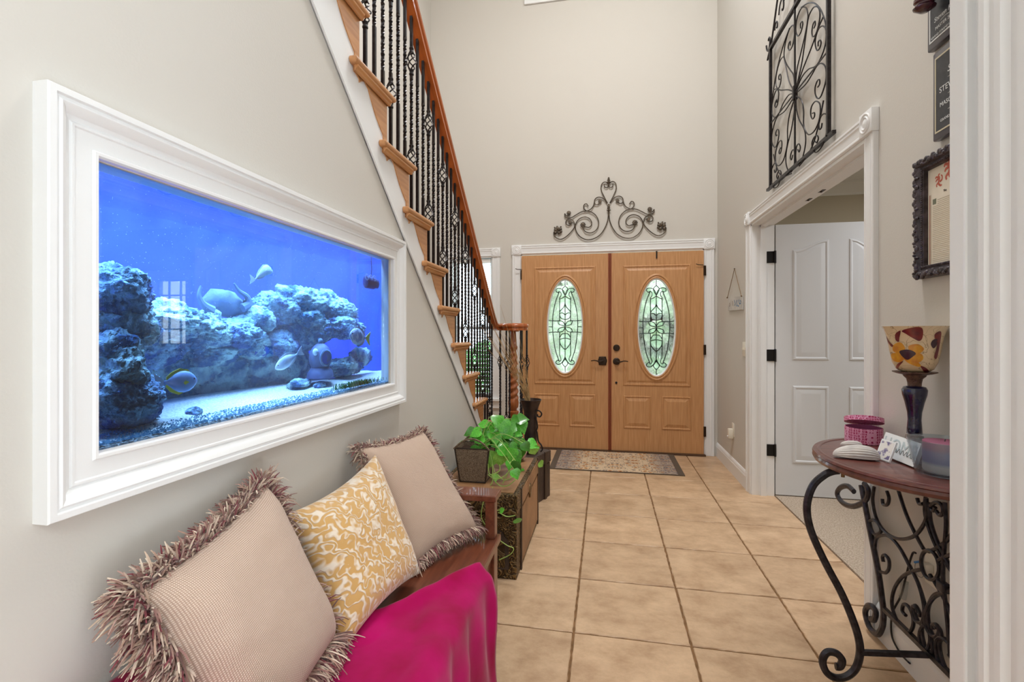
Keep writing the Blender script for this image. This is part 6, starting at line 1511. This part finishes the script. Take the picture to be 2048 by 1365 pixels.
cd_ = thing('power_cord', 'thin black power cord looping down behind the console table', 'cord', (RX - .02, 1.9, .02))
mb = MB(); mb.tube(cat_rom([czw(q_) for q_ in [(395, 450), (375, 450), (350, 520), (320, 640), (300, 720), (280, 775), (235, 860), (220, 960), (232, 1060), (290, 1170)]], 6), .0035, 6); mb.build('cable', M['cordblack'], cd_, True)
mb = MB(); mb.tube(cat_rom([czw((290, 1170)), czw((350, 1230)), oZ(1820, 1325, .006), oZ(1840, 1345, .005), oZ(1870, 1372, .005)], 6), .0035, 6); mb.build('cable', M['cordblack'], cd_, True)
mb = MB(); a, b = czw((318, 645)), czw((300, 770)); mb.tube([a, (a + b) / 2 + Vector((-.006, -.012, 0)), b], .012, 6, flat=.4); mb.build('inline_tag', M['tagclear'], cd_)
bw = thing('looped_wire', 'short blue-tipped wire looped at the outlet behind the table', 'wire', (RX - .02, 1.87, .55))
mb = MB(); mb.tube(cat_rom([czw(q_) for q_ in [(420, 505), (395, 520), (390, 560), (410, 610), (440, 622), (455, 595), (440, 560)]], 5), .0016, 5); mb.build('loop', M['tagclear'], bw, True)
mb = MB(); mb.tube([czw((388, 515)), czw((425, 510))], .004, 6); mb.build('tip', M['bluewire'], bw, True)
# ---------------------------------------------------------------- added ceiling lamps, out of view, that fill the rooms with light
M['diffuser'] = emit('added_lamp_diffuser', (255, 244, 226), 1.5)
for lb, c, r in (('added round ceiling lamp, out of view, filling the entrance hall with light', (.1, 2.5, 5.75), .5), ('added round ceiling lamp giving fill light from behind the viewer', (.5, -1.5, 2.7), .5), ('added round ceiling lamp, out of view, brightening the side room', (2.9, 3.1, 2.65), .4)):
    t_ = thing('added_ceiling_lamp', lb, 'lamp', (c[0], c[1], c[2] - .06), 'added ceiling lamps')
    mb = MB(); mb.lathe([(r + .03, -.035), (r + .04, -.02), (r + .04, 0)], c, 32); mb.build('rim', M['bronze'], t_, True, 40)
    mb = MB(); mb.lathe([(r + .028, -.03), (r * .8, -.052), (.001, -.06)], c, 32); mb.build('diffuser', M['diffuser'], t_, True, None)
# added unseen porch roof shades the door glass; clipped hedge hides the sky
mb = MB(); mb.box((-1.02, FY + .14, 2.62), (1.35, FY + 2.6, 2.74)); struct('ceiling_added_porch', mb, mat('added_porch_roof', (214, 212, 204), .9), 'added unseen white porch roof that shades the front door glass', 'ceiling')
M['hedge'] = mat('hedge_leaf', (196, 202, 184), .9, col2=(128, 148, 116), nscale=5, detail=10, lo=.38, hi=.62, bump=1, bscale=12, bdist=.05)
mb = MB(); nx_, nz_ = 90, 30; vs = []; fs = []
for i in range(nx_ + 1):
    for j in range(nz_ + 1):
        x = -1.45 + 4.6 * i / nx_; z = -.12 + 2.9 * j / nz_
        vs.append((x, 10.6 - .35 * noise.noise((x * 1.5, z * 1.5, 0)) - .2 * noise.noise((x * 5, z * 5, 2)) + .35 * max(0, j - nz_ + 6), z + .1 * noise.noise((x * 3, 0, z * 3))))
for i in range(nx_):
    for j in range(nz_): a = i * (nz_ + 1) + j; fs.append((a, a + 1, a + nz_ + 2, a + nz_ + 1))
mb.add(vs, fs); hg = mb.build('hedge', M['hedge'], None, True, None); hg.modifiers.new('depth', 'SOLIDIFY').thickness = .5
tag(hg, 'tall pale green hedge beyond the porch seen through the oval glass', 'hedge')
# ---------------------------------------------------------------- outside: ground, shrubs, wreath
M['lawn'] = mat('lawn', (96, 128, 66), .95, col2=(70, 104, 48), nscale=6); M['porch'] = mat('porch_concrete', (196, 192, 184), .9)
mb = MB(); mb.box((-14, FY + 2.2, -.3), (16, 40, -.12)); struct('ground', mb, M['lawn'], 'green lawn outside the front door', 'lawn')
mb = MB(); mb.box((-4, FY + .14, -.2), (6, FY + 2.2, -.02)); struct('floor_porch', mb, M['porch'], 'pale concrete porch outside the front door', 'porch')
M['bushleaf'] = mat('shrub_green', (84, 132, 62), .8, col2=(42, 84, 34), nscale=14, detail=6, bump=.8, bscale=20)
for i, (x, y, r, h, lb) in enumerate([(-2.9, 12, .9, .55, 'round green shrub outside the narrow window'), (-.75, 12.0, .9, .8, 'green shrub seen through the left oval door glass'), (1.25, 12.5, .9, .75, 'green shrub seen through the right oval door glass'), (5.2, 10, 1.3, 1.2, 'green shrub outside the side room window')]):
    bm = bmesh.new(); bmesh.ops.create_icosphere(bm, subdivisions=5, radius=1)
    for v in bm.verts:
        p = v.co.copy(); q = p * 2 + Vector((i * 5, 0, 0)); d = .18 * noise.noise(q) + .12 * noise.noise(q * 3) + .10 * noise.noise(q * 7) + .06 * noise.noise(q * 15)
        p *= 1 + d; v.co = Vector((x + p.x * r, y + p.y * r * .8, max(-.12, h * .75 + p.z * h)))
    mb = MB(); mb.addbm(bm); tag(mb.build('garden_shrub', M['bushleaf'], None, True, None), lb, 'shrub', 'shrubs outside')
M['twig'] = mat('wreath_twig', (62, 46, 50), .9, col2=(96, 70, 78), nscale=30); M['wleaf'] = mat('wreath_leaf', (54, 78, 58), .8)
wc = oY(1313, 668, FY + .20); wr = thing('wreath', 'dark twig wreath hanging outside the right door glass', 'wreath', (wc.x, wc.y, wc.z - .2)); rg = random.Random(21)
mb = MB()
for k in range(14):
    ph = rg.uniform(0, 6.28); pts = []
    for j in range(36):
        a = 2 * PI * j / 36; r = .160 + .018 * math.sin(5 * a + ph) + .008 * math.cos(3 * a + 2 * ph); pts.append((wc.x + r * math.cos(a), wc.y + .018 * math.sin(4 * a + ph), wc.z + r * 1.1 * math.sin(a)))
    mb.tube(pts, .0065, 5, True)
mb.build('twig_ring', M['twig'], wr, True)
for nm, m_, n_, lo_, hi_ in (('sprigs', 'twig', 420, .04, .10), ('leaves', 'wleaf', 120, .05, .12)):
    mb = MB()
    for k in range(n_):
        a = rg.uniform(0, 2 * PI) if nm == 'sprigs' else rg.gauss(-PI / 2, .6); r = .160 + rg.uniform(-.02, .02); p = Vector((wc.x + r * math.cos(a), wc.y + rg.uniform(-.02, .02), wc.z + 1.1 * r * math.sin(a)))
        d = Vector((math.cos(a) + rg.gauss(0, .7), rg.gauss(0, .4), math.sin(a) + rg.gauss(0, .7))).normalized() * rg.uniform(lo_, hi_)
        mb.tube([p, p + d * .5, p + d], .0036 if nm == 'sprigs' else .006, 4, taper=lambda t: 1 - .8 * t)
    o = mb.build(nm, M[m_], wr, True); o['kind'] = 'stuff'
